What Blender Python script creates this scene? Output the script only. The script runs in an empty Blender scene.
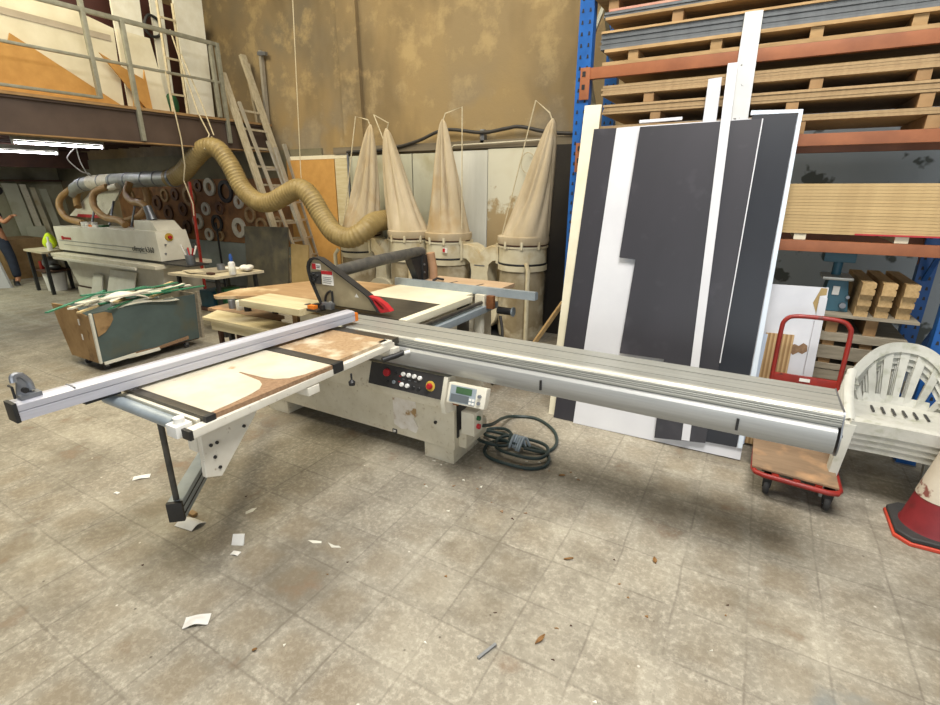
import bpy, bmesh, math, random
from mathutils import Vector, Matrix

random.seed(7)
S = bpy.context.scene
COL = S.collection
V = Vector
PI = math.pi

# ------------------------------------------------------------------ camera, sky, lights, exposure
F_PX, PITCH, YAW, CAM_H = 496.0, 18.4, 29.6, 1.85
cam = bpy.data.cameras.new('camera')
cam.sensor_fit = 'HORIZONTAL'
cam.sensor_width = 36.0
cam.lens = F_PX / 940.0 * 36.0
cam.clip_end = 100
camo = bpy.data.objects.new('camera', cam)
COL.objects.link(camo)
camo.location = (0, 0, CAM_H)
camo.rotation_euler = (math.radians(90 - PITCH), 0, math.radians(YAW))
S.camera = camo

W = bpy.data.worlds.new('daylight')
S.world = W
W.use_nodes = True
bg = W.node_tree.nodes['Background']
bg.inputs[0].default_value = (0.80, 0.90, 1.0, 1)
bg.inputs[1].default_value = 0.24


def area(name, loc, sx, sy, power, color, rot=(0, 0, 0)):
    l = bpy.data.lights.new(name, 'AREA')
    l.shape = 'RECTANGLE'
    l.size, l.size_y = sx, sy
    l.energy = power
    l.color = color
    o = bpy.data.objects.new(name, l)
    COL.objects.link(o)
    o.location = loc
    o.rotation_euler = rot
    return o


area('skylight_daylight_front', (0.2, 1.2, 6.05), 2.2, 2.2, 440, (1.0, 0.975, 0.94))
area('doorway_daylight', (1.6, -3.8, 1.9), 5.5, 3.0, 150, (0.93, 0.97, 1.0), (math.pi / 2, 0, 0))
area('skylight_daylight_back', (-3.6, 3.6, 6.05), 3.2, 2.4, 120, (1.0, 0.92, 0.76))
area('loft_fill_light', (-12.0, 2.6, 2.55), 3.0, 0.4, 95, (0.97, 1.0, 0.80))  # unseen fill light, added to brighten the space under the loft
area('skylight_daylight_side', (-7.0, 1.6, 6.05), 3.2, 3.6, 290, (1.0, 0.88, 0.60))

S.view_settings.view_transform = 'Standard'
S.view_settings.look = 'None'
S.view_settings.gamma = 1.0
S.view_settings.use_curve_mapping = False
S.view_settings.exposure = 0.1


# ------------------------------------------------------------------ materials
def lin(h):
    h = h.lstrip('#')
    out = []
    for i in (0, 2, 4):
        c = int(h[i:i + 2], 16) / 255.0
        out.append(c / 12.92 if c <= 0.04045 else ((c + 0.055) / 1.055) ** 2.4)
    return (*out, 1.0)


def mat(name, c1, c2=None, scale=6.0, rough=0.6, metal=0.0, bump=0.0, spot=None, stretch=(1, 1, 1),
        detail=5.0, ramp=(0.35, 0.65), rand=0.0, coat=0.0, alpha=None, bscale=None):
    m = bpy.data.materials.new(name)
    m.use_nodes = True
    nt = m.node_tree
    N, L = nt.nodes, nt.links
    b = N['Principled BSDF']
    b.inputs['Roughness'].default_value = rough
    b.inputs['Metallic'].default_value = metal
    b.inputs['Coat Weight'].default_value = coat
    if alpha is not None:
        b.inputs['Alpha'].default_value = alpha
    if c2 is None:
        r, g, bb, _ = lin(c1)
        c2v = (r * 0.8, g * 0.8, bb * 0.8, 1)
    else:
        c2v = lin(c2)
    tc = N.new('ShaderNodeTexCoord')
    mp = N.new('ShaderNodeMapping')
    mp.inputs['Scale'].default_value = stretch
    L.new(tc.outputs['Object'], mp.inputs['Vector'])
    no = N.new('ShaderNodeTexNoise')
    no.inputs['Scale'].default_value = scale
    no.inputs['Detail'].default_value = detail
    no.inputs['Roughness'].default_value = 0.62
    L.new(mp.outputs[0], no.inputs['Vector'])
    cr = N.new('ShaderNodeValToRGB')
    cr.color_ramp.elements[0].position = ramp[0]
    cr.color_ramp.elements[0].color = lin(c1)
    cr.color_ramp.elements[1].position = ramp[1]
    cr.color_ramp.elements[1].color = c2v
    L.new(no.outputs['Fac'], cr.inputs[0])
    col = cr.outputs[0]
    if spot:
        sc, s_scale, lo, hi = spot
        n2 = N.new('ShaderNodeTexNoise')
        n2.inputs['Scale'].default_value = s_scale
        n2.inputs['Detail'].default_value = 6
        L.new(tc.outputs['Object'], n2.inputs['Vector'])
        mr = N.new('ShaderNodeMapRange')
        mr.inputs[1].default_value = lo
        mr.inputs[2].default_value = hi
        L.new(n2.outputs['Fac'], mr.inputs[0])
        mx = N.new('ShaderNodeMixRGB')
        mx.inputs[2].default_value = lin(sc)
        L.new(mr.outputs[0], mx.inputs[0])
        L.new(col, mx.inputs[1])
        col = mx.outputs[0]
    if rand:
        oi = N.new('ShaderNodeObjectInfo')
        mr = N.new('ShaderNodeMapRange')
        mr.inputs[3].default_value = 1 - rand
        mr.inputs[4].default_value = 1 + rand
        L.new(oi.outputs['Random'], mr.inputs[0])
        hs = N.new('ShaderNodeHueSaturation')
        L.new(mr.outputs[0], hs.inputs['Value'])
        L.new(col, hs.inputs['Color'])
        col = hs.outputs[0]
    L.new(col, b.inputs['Base Color'])
    if bump:
        bp = N.new('ShaderNodeBump')
        bp.inputs['Strength'].default_value = bump
        bp.inputs['Distance'].default_value = 0.01
        src = no
        if bscale:
            src = N.new('ShaderNodeTexNoise')
            src.inputs['Scale'].default_value = bscale
            src.inputs['Detail'].default_value = 4
            L.new(mp.outputs[0], src.inputs['Vector'])
        L.new(src.outputs['Fac'], bp.inputs['Height'])
        L.new(bp.outputs[0], b.inputs['Normal'])
    return m


def glow(name, c, strength):
    m = bpy.data.materials.new(name)
    m.use_nodes = True
    b = m.node_tree.nodes['Principled BSDF']
    b.inputs['Base Color'].default_value = lin(c)
    b.inputs['Emission Color'].default_value = lin(c)
    b.inputs['Emission Strength'].default_value = strength
    return m


def math_node(nt, op, a, b=None, c=None):
    n = nt.nodes.new('ShaderNodeMath')
    n.operation = op
    for i, v in enumerate((a, b, c)):
        if v is None:
            continue
        if isinstance(v, (int, float)):
            n.inputs[i].default_value = v
        else:
            nt.links.new(v, n.inputs[i])
    return n.outputs[0]


def mixc(nt, fac, a, b, mode='MIX'):
    n = nt.nodes.new('ShaderNodeMixRGB')
    n.blend_type = mode
    for i, v in enumerate((fac, a, b)):
        if isinstance(v, (int, float)):
            n.inputs[i].default_value = v
        elif isinstance(v, tuple):
            n.inputs[i].default_value = v
        else:
            nt.links.new(v, n.inputs[i])
    return n.outputs[0]


def noise(nt, vec, scale, detail=5, rough=0.6):
    n = nt.nodes.new('ShaderNodeTexNoise')
    n.inputs['Scale'].default_value = scale
    n.inputs['Detail'].default_value = detail
    n.inputs['Roughness'].default_value = rough
    nt.links.new(vec, n.inputs['Vector'])
    return n.outputs['Fac']


def rng(nt, v, a, b, c=0.0, d=1.0):
    n = nt.nodes.new('ShaderNodeMapRange')
    nt.links.new(v, n.inputs[0])
    for i, x in enumerate((a, b, c, d)):
        n.inputs[i + 1].default_value = x
    return n.outputs[0]


def floor_material():
    m = bpy.data.materials.new('worn_tiled_concrete')
    m.use_nodes = True
    nt = m.node_tree
    b = nt.nodes['Principled BSDF']
    tc = nt.nodes.new('ShaderNodeTexCoord')
    P = tc.outputs['Object']
    sx = nt.nodes.new('ShaderNodeSeparateXYZ')
    nt.links.new(P, sx.inputs[0])
    wob = noise(nt, P, 2.0, 2)
    wobble = math_node(nt, 'MULTIPLY', math_node(nt, 'SUBTRACT', wob, 0.5), 0.03)

    def line(axis, phase, cell=0.3):
        t = math_node(nt, 'DIVIDE', math_node(nt, 'ADD', math_node(nt, 'ADD', axis, -phase), wobble), cell)
        fr = math_node(nt, 'FRACT', math_node(nt, 'ADD', t, 0.5))
        d = math_node(nt, 'MULTIPLY', math_node(nt, 'ABSOLUTE', math_node(nt, 'SUBTRACT', fr, 0.5)), cell)
        return d, math_node(nt, 'FLOOR', t)
    dx, cx = line(sx.outputs[0], -0.075)
    dy, cy = line(sx.outputs[1], 2.345)
    d = math_node(nt, 'MINIMUM', dx, dy)
    ragged = noise(nt, P, 30, 4)
    d2 = math_node(nt, 'ADD', d, math_node(nt, 'MULTIPLY', math_node(nt, 'SUBTRACT', ragged, 0.5), 0.012))
    grout = rng(nt, d2, 0.0015, 0.0075, 1.0, 0.0)
    big = noise(nt, P, 0.9, 4)
    mid = noise(nt, P, 3.5, 6, 0.7)
    fine = noise(nt, P, 34, 6, 0.75)
    c = mixc(nt, rng(nt, big, 0.35, 0.65), lin('#a59e8d'), lin('#8a8374'))
    c = mixc(nt, math_node(nt, 'MULTIPLY', rng(nt, mid, 0.42, 0.68), 0.65), c, lin('#7a7264'))
    c = mixc(nt, math_node(nt, 'MULTIPLY', rng(nt, fine, 0.47, 0.66), 0.5), c, lin('#d0c8b6'))
    blotch = rng(nt, noise(nt, P, 1.3, 7, 0.75), 0.49, 0.60)
    c = mixc(nt, math_node(nt, 'MULTIPLY', blotch, 0.62), c, lin('#6b6353'))
    grit = rng(nt, noise(nt, P, 75, 3, 0.7), 0.58, 0.70)
    c = mixc(nt, math_node(nt, 'MULTIPLY', grit, 0.45), c, lin('#5d564a'))
    # each tile its own tone
    cmb = nt.nodes.new('ShaderNodeCombineXYZ')
    nt.links.new(cx, cmb.inputs[0])
    nt.links.new(cy, cmb.inputs[1])
    wn = nt.nodes.new('ShaderNodeTexWhiteNoise')
    nt.links.new(cmb.outputs[0], wn.inputs['Vector'])
    c = mixc(nt, math_node(nt, 'MULTIPLY', wn.outputs['Value'], 0.22), c, lin('#5a5347'))
    # worn tile middles, brownish
    centre = rng(nt, math_node(nt, 'ADD', d, math_node(nt, 'MULTIPLY', math_node(nt, 'SUBTRACT', mid, 0.5), 0.10)), 0.035, 0.085)
    patch = rng(nt, noise(nt, P, 0.55, 3), 0.42, 0.6)
    c = mixc(nt, math_node(nt, 'MULTIPLY', math_node(nt, 'MULTIPLY', centre, patch), 0.42), c, lin('#7a6a50'))
    # rust coloured scuffs
    rust = rng(nt, noise(nt, P, 2.6, 5), 0.62, 0.74)
    c = mixc(nt, math_node(nt, 'MULTIPLY', rust, 0.35), c, lin('#8a5c38'))
    gl = math_node(nt, 'MULTIPLY', grout, rng(nt, noise(nt, P, 1.7, 4), 0.35, 0.68, 0.05, 0.62))
    c = mixc(nt, gl, c, lin('#5c5347'))
    # grey blue cement repair in front on the right
    e = math_node(nt, 'ADD', math_node(nt, 'MULTIPLY', math_node(nt, 'SUBTRACT', noise(nt, P, 5, 5), 0.5), 0.35), 0.0)
    px_ = rng(nt, math_node(nt, 'ADD', sx.outputs[0], e), 0.42, 0.50)
    py_ = rng(nt, math_node(nt, 'ADD', sx.outputs[1], e), 1.86, 1.94, 1.0, 0.0)
    c = mixc(nt, math_node(nt, 'MULTIPLY', math_node(nt, 'MULTIPLY', px_, py_), 0.75), c, lin('#777b78'))
    # specks of paint and dirt
    vo = nt.nodes.new('ShaderNodeTexVoronoi')
    vo.inputs['Scale'].default_value = 9
    nt.links.new(P, vo.inputs['Vector'])
    sp = rng(nt, vo.outputs['Distance'], 0.03, 0.07, 1.0, 0.0)
    vc = nt.nodes.new('ShaderNodeSeparateColor')
    nt.links.new(vo.outputs['Color'], vc.inputs[0])
    keep = rng(nt, vc.outputs[0], 0.6, 0.62)
    white = rng(nt, vc.outputs[1], 0.5, 0.52)
    c = mixc(nt, math_node(nt, 'MULTIPLY', math_node(nt, 'MULTIPLY', sp, keep), 0.8), c, mixc(nt, white, lin('#4a4035'), lin('#d8d2c4')))
    nt.links.new(c, b.inputs['Base Color'])
    b.inputs['Roughness'].default_value = 0.7
    bp = nt.nodes.new('ShaderNodeBump')
    bp.inputs['Strength'].default_value = 0.25
    bp.inputs['Distance'].default_value = 0.006
    nt.links.new(math_node(nt, 'SUBTRACT', fine, math_node(nt, 'MULTIPLY', grout, 0.5)), bp.inputs['Height'])
    nt.links.new(bp.outputs[0], b.inputs['Normal'])
    return m


def wall_material():
    m = bpy.data.materials.new('stained_ochre_render')
    m.use_nodes = True
    nt = m.node_tree
    b = nt.nodes['Principled BSDF']
    tc = nt.nodes.new('ShaderNodeTexCoord')
    P = tc.outputs['Object']
    sx = nt.nodes.new('ShaderNodeSeparateXYZ')
    nt.links.new(P, sx.inputs[0])
    mp = nt.nodes.new('ShaderNodeMapping')
    mp.inputs['Scale'].default_value = (1, 1, 0.45)
    nt.links.new(P, mp.inputs[0])
    big = noise(nt, P, 0.45, 4)
    streak = noise(nt, mp.outputs[0], 0.9, 4)
    fine = noise(nt, P, 9, 6, 0.7)
    c = mixc(nt, rng(nt, big, 0.38, 0.62), lin('#776b55'), lin('#967e54'))
    # the plaster is ochre on the right part of the wall, greyer towards the loft
    c = mixc(nt, rng(nt, math_node(nt, 'ADD', sx.outputs[0], math_node(nt, 'MULTIPLY', streak, 1.6)), -5.2, -3.6, 0.0, 0.5), c, lin('#a0875a'))
    c = mixc(nt, math_node(nt, 'MULTIPLY', rng(nt, streak, 0.46, 0.60), 0.6), c, lin('#6b5b40'))
    c = mixc(nt, math_node(nt, 'MULTIPLY', rng(nt, noise(nt, P, 2.6, 5, 0.65), 0.52, 0.66), 0.5), c, lin('#b8a070'))
    # grey repairs low down, above the boards
    low = rng(nt, sx.outputs[2], 2.4, 3.4, 1.0, 0.0)
    gp = rng(nt, noise(nt, P, 1.3, 3), 0.48, 0.6)
    c = mixc(nt, math_node(nt, 'MULTIPLY', math_node(nt, 'MULTIPLY', low, gp), 0.6), c, lin('#77736a'))
    # behind the rack the wall is whitewashed and blotched
    ww = rng(nt, sx.outputs[0], -1.35, -1.3)
    lo2 = rng(nt, sx.outputs[2], 2.6, 2.65, 1.0, 0.0)
    blot = rng(nt, noise(nt, P, 2.2, 4), 0.6, 0.63)
    wcol = mixc(nt, blot, lin('#8b9297'), lin('#4c504e'))
    c = mixc(nt, math_node(nt, 'MULTIPLY', ww, lo2), c, wcol)
    nt.links.new(c, b.inputs['Base Color'])
    b.inputs['Roughness'].default_value = 0.9
    bp = nt.nodes.new('ShaderNodeBump')
    bp.inputs['Strength'].default_value = 0.3
    bp.inputs['Distance'].default_value = 0.02
    nt.links.new(fine, bp.inputs['Height'])
    nt.links.new(bp.outputs[0], b.inputs['Normal'])
    return m


M = {}
M['floor'] = floor_material()
M['wall'] = wall_material()
M['ceil'] = mat('grey_sheet_ceiling', '#8a877f', '#7b776e')
M['cream'] = mat('cream_machine_paint', '#d9d2bd', '#c9c0a8', 5, 0.5, bump=0.03, spot=('#a8977a', 30, 0.60, 0.78))
M['cream_clean'] = mat('pale_machine_paint', '#dcd8c8', '#cfc9b6', 4, 0.45)
M['white_steel'] = mat('white_painted_steel', '#dedacd', '#d0cabb', 5, 0.45, spot=('#8a7a60', 30, 0.66, 0.76))
M['iron'] = mat('dark_table_iron', '#5b574f', '#4a463f', 3, 0.38, 0.6, stretch=(1, 6, 1))
M['alu'] = mat('brushed_aluminium', '#a2a29a', '#8e8e87', 8, 0.38, 0.25, bump=0.02, stretch=(0.15, 12, 12))
M['alu_bright'] = mat('bright_aluminium_edge', '#c2c0b4', '#b3b1a5', 8, 0.3, 0.2, stretch=(0.15, 12, 12))
M['alu_low'] = mat('grey_anodised_beam', '#aeafad', '#9e9f9d', 6, 0.42, 0.35, stretch=(0.2, 8, 8))
M['alu_fence'] = mat('pale_anodised_fence', '#bfbfc8', '#b0b0b8', 6, 0.4, 0.25, stretch=(8, 0.2, 8))
M['black'] = mat('black_plastic', '#1b1b1c', '#262626', 12, 0.5)
M['black_dusty'] = mat('dusty_black_rubber', '#3a3936', '#57534b', 10, 0.75)
M['panel_black'] = mat('dusty_black_panel', '#2d2c2c', '#3a3836', 9, 0.5)
M['steel'] = mat('grey_steel', '#8d9095', '#7c7f83', 7, 0.4, 0.7)
M['steel_blue'] = mat('blue_grey_steel', '#a3adb3', '#919ba1', 7, 0.42, 0.25)
M['galv'] = mat('galvanised_tube', '#a3a394', '#8d8c7d', 9, 0.45, 0.4)
M['red'] = mat('red_plastic', '#b8242b', '#a01d24', 8, 0.45)
M['red_paint'] = mat('red_trolley_paint', '#98291f', '#7f2018', 10, 0.4, spot=('#54261c', 22, 0.62, 0.72))
M['orange_plastic'] = mat('orange_plastic', '#e07a20', '#d06c18')
M['yellow'] = mat('yellow_plastic', '#c2a23c', '#b39434')
M['white'] = mat('white_plastic', '#e8e6e0', '#dcd9d0')
M['chair'] = mat('weathered_white_plastic', '#c6c5bb', '#b4b3a8', 4, 0.5, spot=('#9b9c86', 14, 0.55, 0.75))
M['grey_guard'] = mat('smoky_guard_sheet', '#9c9074', '#877a5f', 3, 0.4, spot=('#b0a384', 6, 0.5, 0.7))
M['lcd'] = mat('green_display', '#3d5a3c', '#4a6a48', 3, 0.2)
M['keypad'] = mat('grey_keypad', '#5d6468', '#50575b', 3)
M['paper'] = mat('white_paper', '#e4e1da', '#d8d4ca', 9, 0.8)
M['paper_torn'] = mat('stained_torn_paper', '#e6e0d6', '#d6cdbd', 12, 0.8, spot=('#a5875c', 12, 0.58, 0.66))
M['chip'] = mat('worn_chipboard', '#a88d6a', '#927656', 60, 0.8, spot=('#c8bba2', 5, 0.50, 0.64))
M['chip_edge'] = mat('chipboard_edge', '#96795c', '#806349', 60, 0.85)
M['laminate'] = mat('dusty_white_laminate', '#cfc8b4', '#bfb69f', 5, 0.6, spot=('#a3835a', 3.2, 0.66, 0.70))
M['ply'] = mat('orange_plywood', '#a98a64', '#957650', 3, 0.6, stretch=(1, 7, 7), spot=('#d8c39c', 3, 0.55, 0.72))
M['ply_pale'] = mat('pale_plywood', '#cfc3a0', '#bdae86', 3, 0.65, stretch=(1, 8, 8))
M['mdf'] = mat('brown_mdf', '#aa8f68', '#9a7f5a', 40, 0.8, rand=0.08)
M['mdf_orange'] = mat('orange_mdf', '#c4944f', '#b88846', 8, 0.75)
M['deck_board'] = mat('worn_brown_ply', '#8a735a', '#78624b', 3, 0.7, stretch=(1, 5, 1), spot=('#b08a64', 5, 0.5, 0.7))
M['dark_sheet'] = mat('charcoal_laminate', '#343237', '#2f2e32', 2.5, 0.42, stretch=(1, 1, 0.3), spot=('#47454a', 5, 0.58, 0.8))
M['dark_sheet_blue'] = mat('blue_black_laminate', '#1d2027', '#191b21', 2.5, 0.4)
M['white_sheet'] = mat('white_melamine', '#d4d4d6', '#cbcbce', 2, 0.4)
M['cream_sheet'] = mat('cream_board', '#e2dbc2', '#d6cdb1', 3, 0.6)
M['strip_chip'] = mat('chipped_white_board', '#d6d6d4', '#cacac6', 3, 0.5, spot=('#54504a', 16, 0.70, 0.73))
M['blue'] = mat('blue_rack_paint', '#1f5fa8', '#1a5293', 8, 0.4)
M['orange_beam'] = mat('orange_rack_paint', '#9c5f3a', '#875030', 6, 0.5)
M['grey_board'] = mat('grey_sheet_stack', '#66696a', '#585b5c', 20, 0.6, rand=0.14)
M['pallet'] = mat('pallet_timber', '#b39366', '#98794f', 5, 0.8, stretch=(1, 6, 6), rand=0.12)
M['bearer'] = mat('timber_bearer', '#a5835a', '#8a6a44', 6, 0.8, rand=0.15)
M['cardboard'] = mat('fibreboard_edge', '#c2a676', '#b4986a', 9, 0.85, rand=0.06)
M['timber'] = mat('sawn_timber', '#c2a373', '#a98a5a', 6, 0.75, stretch=(8, 1, 8), rand=0.1)
M['grey_ply'] = mat('weathered_board', '#9c927e', '#857b68', 7, 0.8, stretch=(1, 5, 5), rand=0.1)
M['teal'] = mat('teal_machine_paint', '#2f5f70', '#28525f', 6, 0.5)
M['bin_blue'] = mat('dull_blue_green_laminate', '#566562', '#495654', 2.2, 0.55, spot=('#5c5a48', 3, 0.55, 0.75))
M['bin_wood'] = mat('brown_board_end', '#a98a5f', '#8d6f48', 4, 0.75, spot=('#6f5435', 5, 0.6, 0.7))
M['green_edge'] = mat('green_laminate', '#3f8a6a', '#357858', 5, 0.5, rand=0.2)
M['offcut_white'] = mat('white_offcut', '#e2e0d2', '#d6d2c0', 5, 0.6, rand=0.12)
M['offcut_wood'] = mat('pale_wood_offcut', '#cdb98c', '#b9a376', 6, 0.7, rand=0.12)
M['canvas'] = mat('cream_filter_cloth', '#bfb095', '#a99879', 3, 0.9, bump=0.05, stretch=(1, 1, 0.3), spot=('#a58a60', 2.2, 0.55, 0.75))
M['dusty_cream'] = mat('dusty_cream_paint', '#cfc7ad', '#bfb496', 4, 0.55, spot=('#b09d76', 5, 0.52, 0.7))
M['clear_bag'] = mat('dust_filled_plastic_bag', '#a3977d', '#8a7b5f', 3, 0.2, coat=0.8, spot=('#c0b69e', 4, 0.52, 0.66))
M['hose'] = mat('yellowed_hose', '#9c8858', '#877346', 6, 0.55, coat=0.05)
M['hose_small'] = mat('brown_hose', '#a5804e', '#8f6d40', 8, 0.5)
M['duct'] = mat('dull_galvanised_duct', '#a5a69f', '#8b8c85', 5, 0.45, 0.3)
M['peg'] = mat('brown_hardboard', '#96683e', '#7e5834', 3, 0.75, spot=('#5f4128', 4, 0.5, 0.7))
M['ring_white'] = mat('white_edging_roll', '#cfc8b6', '#bfb7a4', 30)
M['ring_brown'] = mat('brown_edging_roll', '#6a4a34', '#573b29', 30)
M['ring_black'] = mat('black_edging_roll', '#2b2624', '#1f1b1a', 30)
M['ring_tan'] = mat('tan_edging_roll', '#a98c64', '#957a55', 30)
M['ladder'] = mat('old_ladder_timber', '#b8ad94', '#a0947a', 6, 0.7, stretch=(6, 6, 1))
M['ladder_alu'] = mat('dull_ladder_aluminium', '#b3ada0', '#a09a8c', 6, 0.45, 0.4)
M['dark_board'] = mat('dirty_dark_board', '#45423b', '#55503f', 5, 0.7, spot=('#6d6650', 3, 0.5, 0.7))
M['beige_board'] = mat('pale_fibreboard', '#ab9262', '#9c8454', 5, 0.8)
M['panel_pale'] = mat('pale_green_white_panel', '#c4c3ae', '#b3b199', 2, 0.6, stretch=(1, 1, 0.3), spot=('#9c9372', 1.6, 0.5, 0.7))
M['panel_stain'] = mat('water_stained_panel', '#c8c3aa', '#b8af8c', 1.6, 0.7, stretch=(1, 1, 0.5), spot=('#8a6c40', 1.5, 0.46, 0.53))
M['mezz_beam'] = mat('brown_painted_steel', '#54453c', '#493b33', 3, 0.5)
M['mezz_deck'] = mat('deck_edge_timber', '#a07f54', '#866842', 5, 0.8, stretch=(5, 1, 5))
M['dark_wood'] = mat('dark_joist_timber', '#4a2f20', '#3a2418', 4, 0.8)
M['rope'] = mat('pale_cord', '#c9bda0', '#b5a888', 30, 0.9)
M['cable'] = mat('green_black_cable', '#2c3a38', '#243230', 12, 0.45)
M['cable_black'] = mat('old_black_cable', '#2a2623', '#34302b', 10, 0.6)
M['jeans'] = mat('dark_blue_denim', '#262d3d', '#1e2432', 12, 0.9)
M['shirt'] = mat('black_cotton', '#1c1b1e', '#242327', 12, 0.9)
M['skin'] = mat('skin', '#b07c5c', '#a27052', 6, 0.55)
M['hair'] = mat('dark_hair', '#2b211b', '#1e1713', 30, 0.7)
M['hivis'] = mat('fluorescent_yellow_cloth', '#c8e020', '#b5cf18', 6, 0.8)
M['cone_red'] = mat('faded_red_cone', '#7f2226', '#6c1b20', 5, 0.55, spot=('#5f2220', 8, 0.58, 0.7))
M['cone_white'] = mat('scuffed_white_sleeve', '#c9bfae', '#b8ac98', 4, 0.5, spot=('#7d4a40', 7, 0.60, 0.63))
M['rubber'] = mat('black_rubber', '#2e2d2c', '#3b3937', 8, 0.7)
M['bench_top'] = mat('cluttered_pale_bench_top', '#c2b79c', '#ab9f84', 6, 0.7)
M['tube_light'] = glow('fluorescent_tube', '#f4f4ff', 45.0)
M['bottle_blue'] = mat('blue_cap', '#24509a', '#1e4686')
M['brass'] = mat('rusty_fitting', '#8a5a34', '#75492a', 20, 0.6, 0.3)
M['foliage_green'] = mat('dark_green_plastic', '#1f5a34', '#194a2a')
M['leaf'] = mat('dry_brown_leaf', '#8f6a3c', '#79562f', 20, 0.8)
M['corrugated'] = None


def stripe_material(name, ca, cb, axis, freq):
    m = bpy.data.materials.new(name)
    m.use_nodes = True
    nt = m.node_tree
    b = nt.nodes['Principled BSDF']
    tc = nt.nodes.new('ShaderNodeTexCoord')
    sx = nt.nodes.new('ShaderNodeSeparateXYZ')
    nt.links.new(tc.outputs['Object'], sx.inputs[0])
    w = math_node(nt, 'FRACT', math_node(nt, 'MULTIPLY', sx.outputs[axis], freq))
    n = noise(nt, tc.outputs['Object'], 12, 4)
    f = rng(nt, math_node(nt, 'ADD', w, math_node(nt, 'MULTIPLY', n, 0.3)), 0.45, 0.75)
    nt.links.new(mixc(nt, f, lin(ca), lin(cb)), b.inputs['Base Color'])
    b.inputs['Roughness'].default_value = 0.75
    return m


def stained_panel():
    m = bpy.data.materials.new('water_stained_panel')
    m.use_nodes = True
    nt = m.node_tree
    b = nt.nodes['Principled BSDF']
    tc = nt.nodes.new('ShaderNodeTexCoord')
    P = tc.outputs['Object']
    sx = nt.nodes.new('ShaderNodeSeparateXYZ')
    nt.links.new(P, sx.inputs[0])
    n1 = noise(nt, P, 3.0, 5)
    n2 = noise(nt, P, 0.9, 3)
    lvl = math_node(nt, 'ADD', sx.outputs[2], math_node(nt, 'MULTIPLY', math_node(nt, 'SUBTRACT', n1, 0.5), 1.6))
    edge = rng(nt, lvl, 1.62, 1.72, 1.0, 0.0)
    drip = rng(nt, n2, 0.5, 0.62, 0.0, 0.45)
    c = mixc(nt, drip, lin('#c9c5b0'), lin('#a8966a'))
    c = mixc(nt, math_node(nt, 'MULTIPLY', edge, 0.85), c, mixc(nt, n1, lin('#8c6e40'), lin('#a08a5c')))
    nt.links.new(c, b.inputs['Base Color'])
    b.inputs['Roughness'].default_value = 0.7
    return m


M['panel_stain'] = stained_panel()
M['corrugated'] = stripe_material('striped_wood_grain', '#c2a274', '#98774c', 0, 38)


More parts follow.
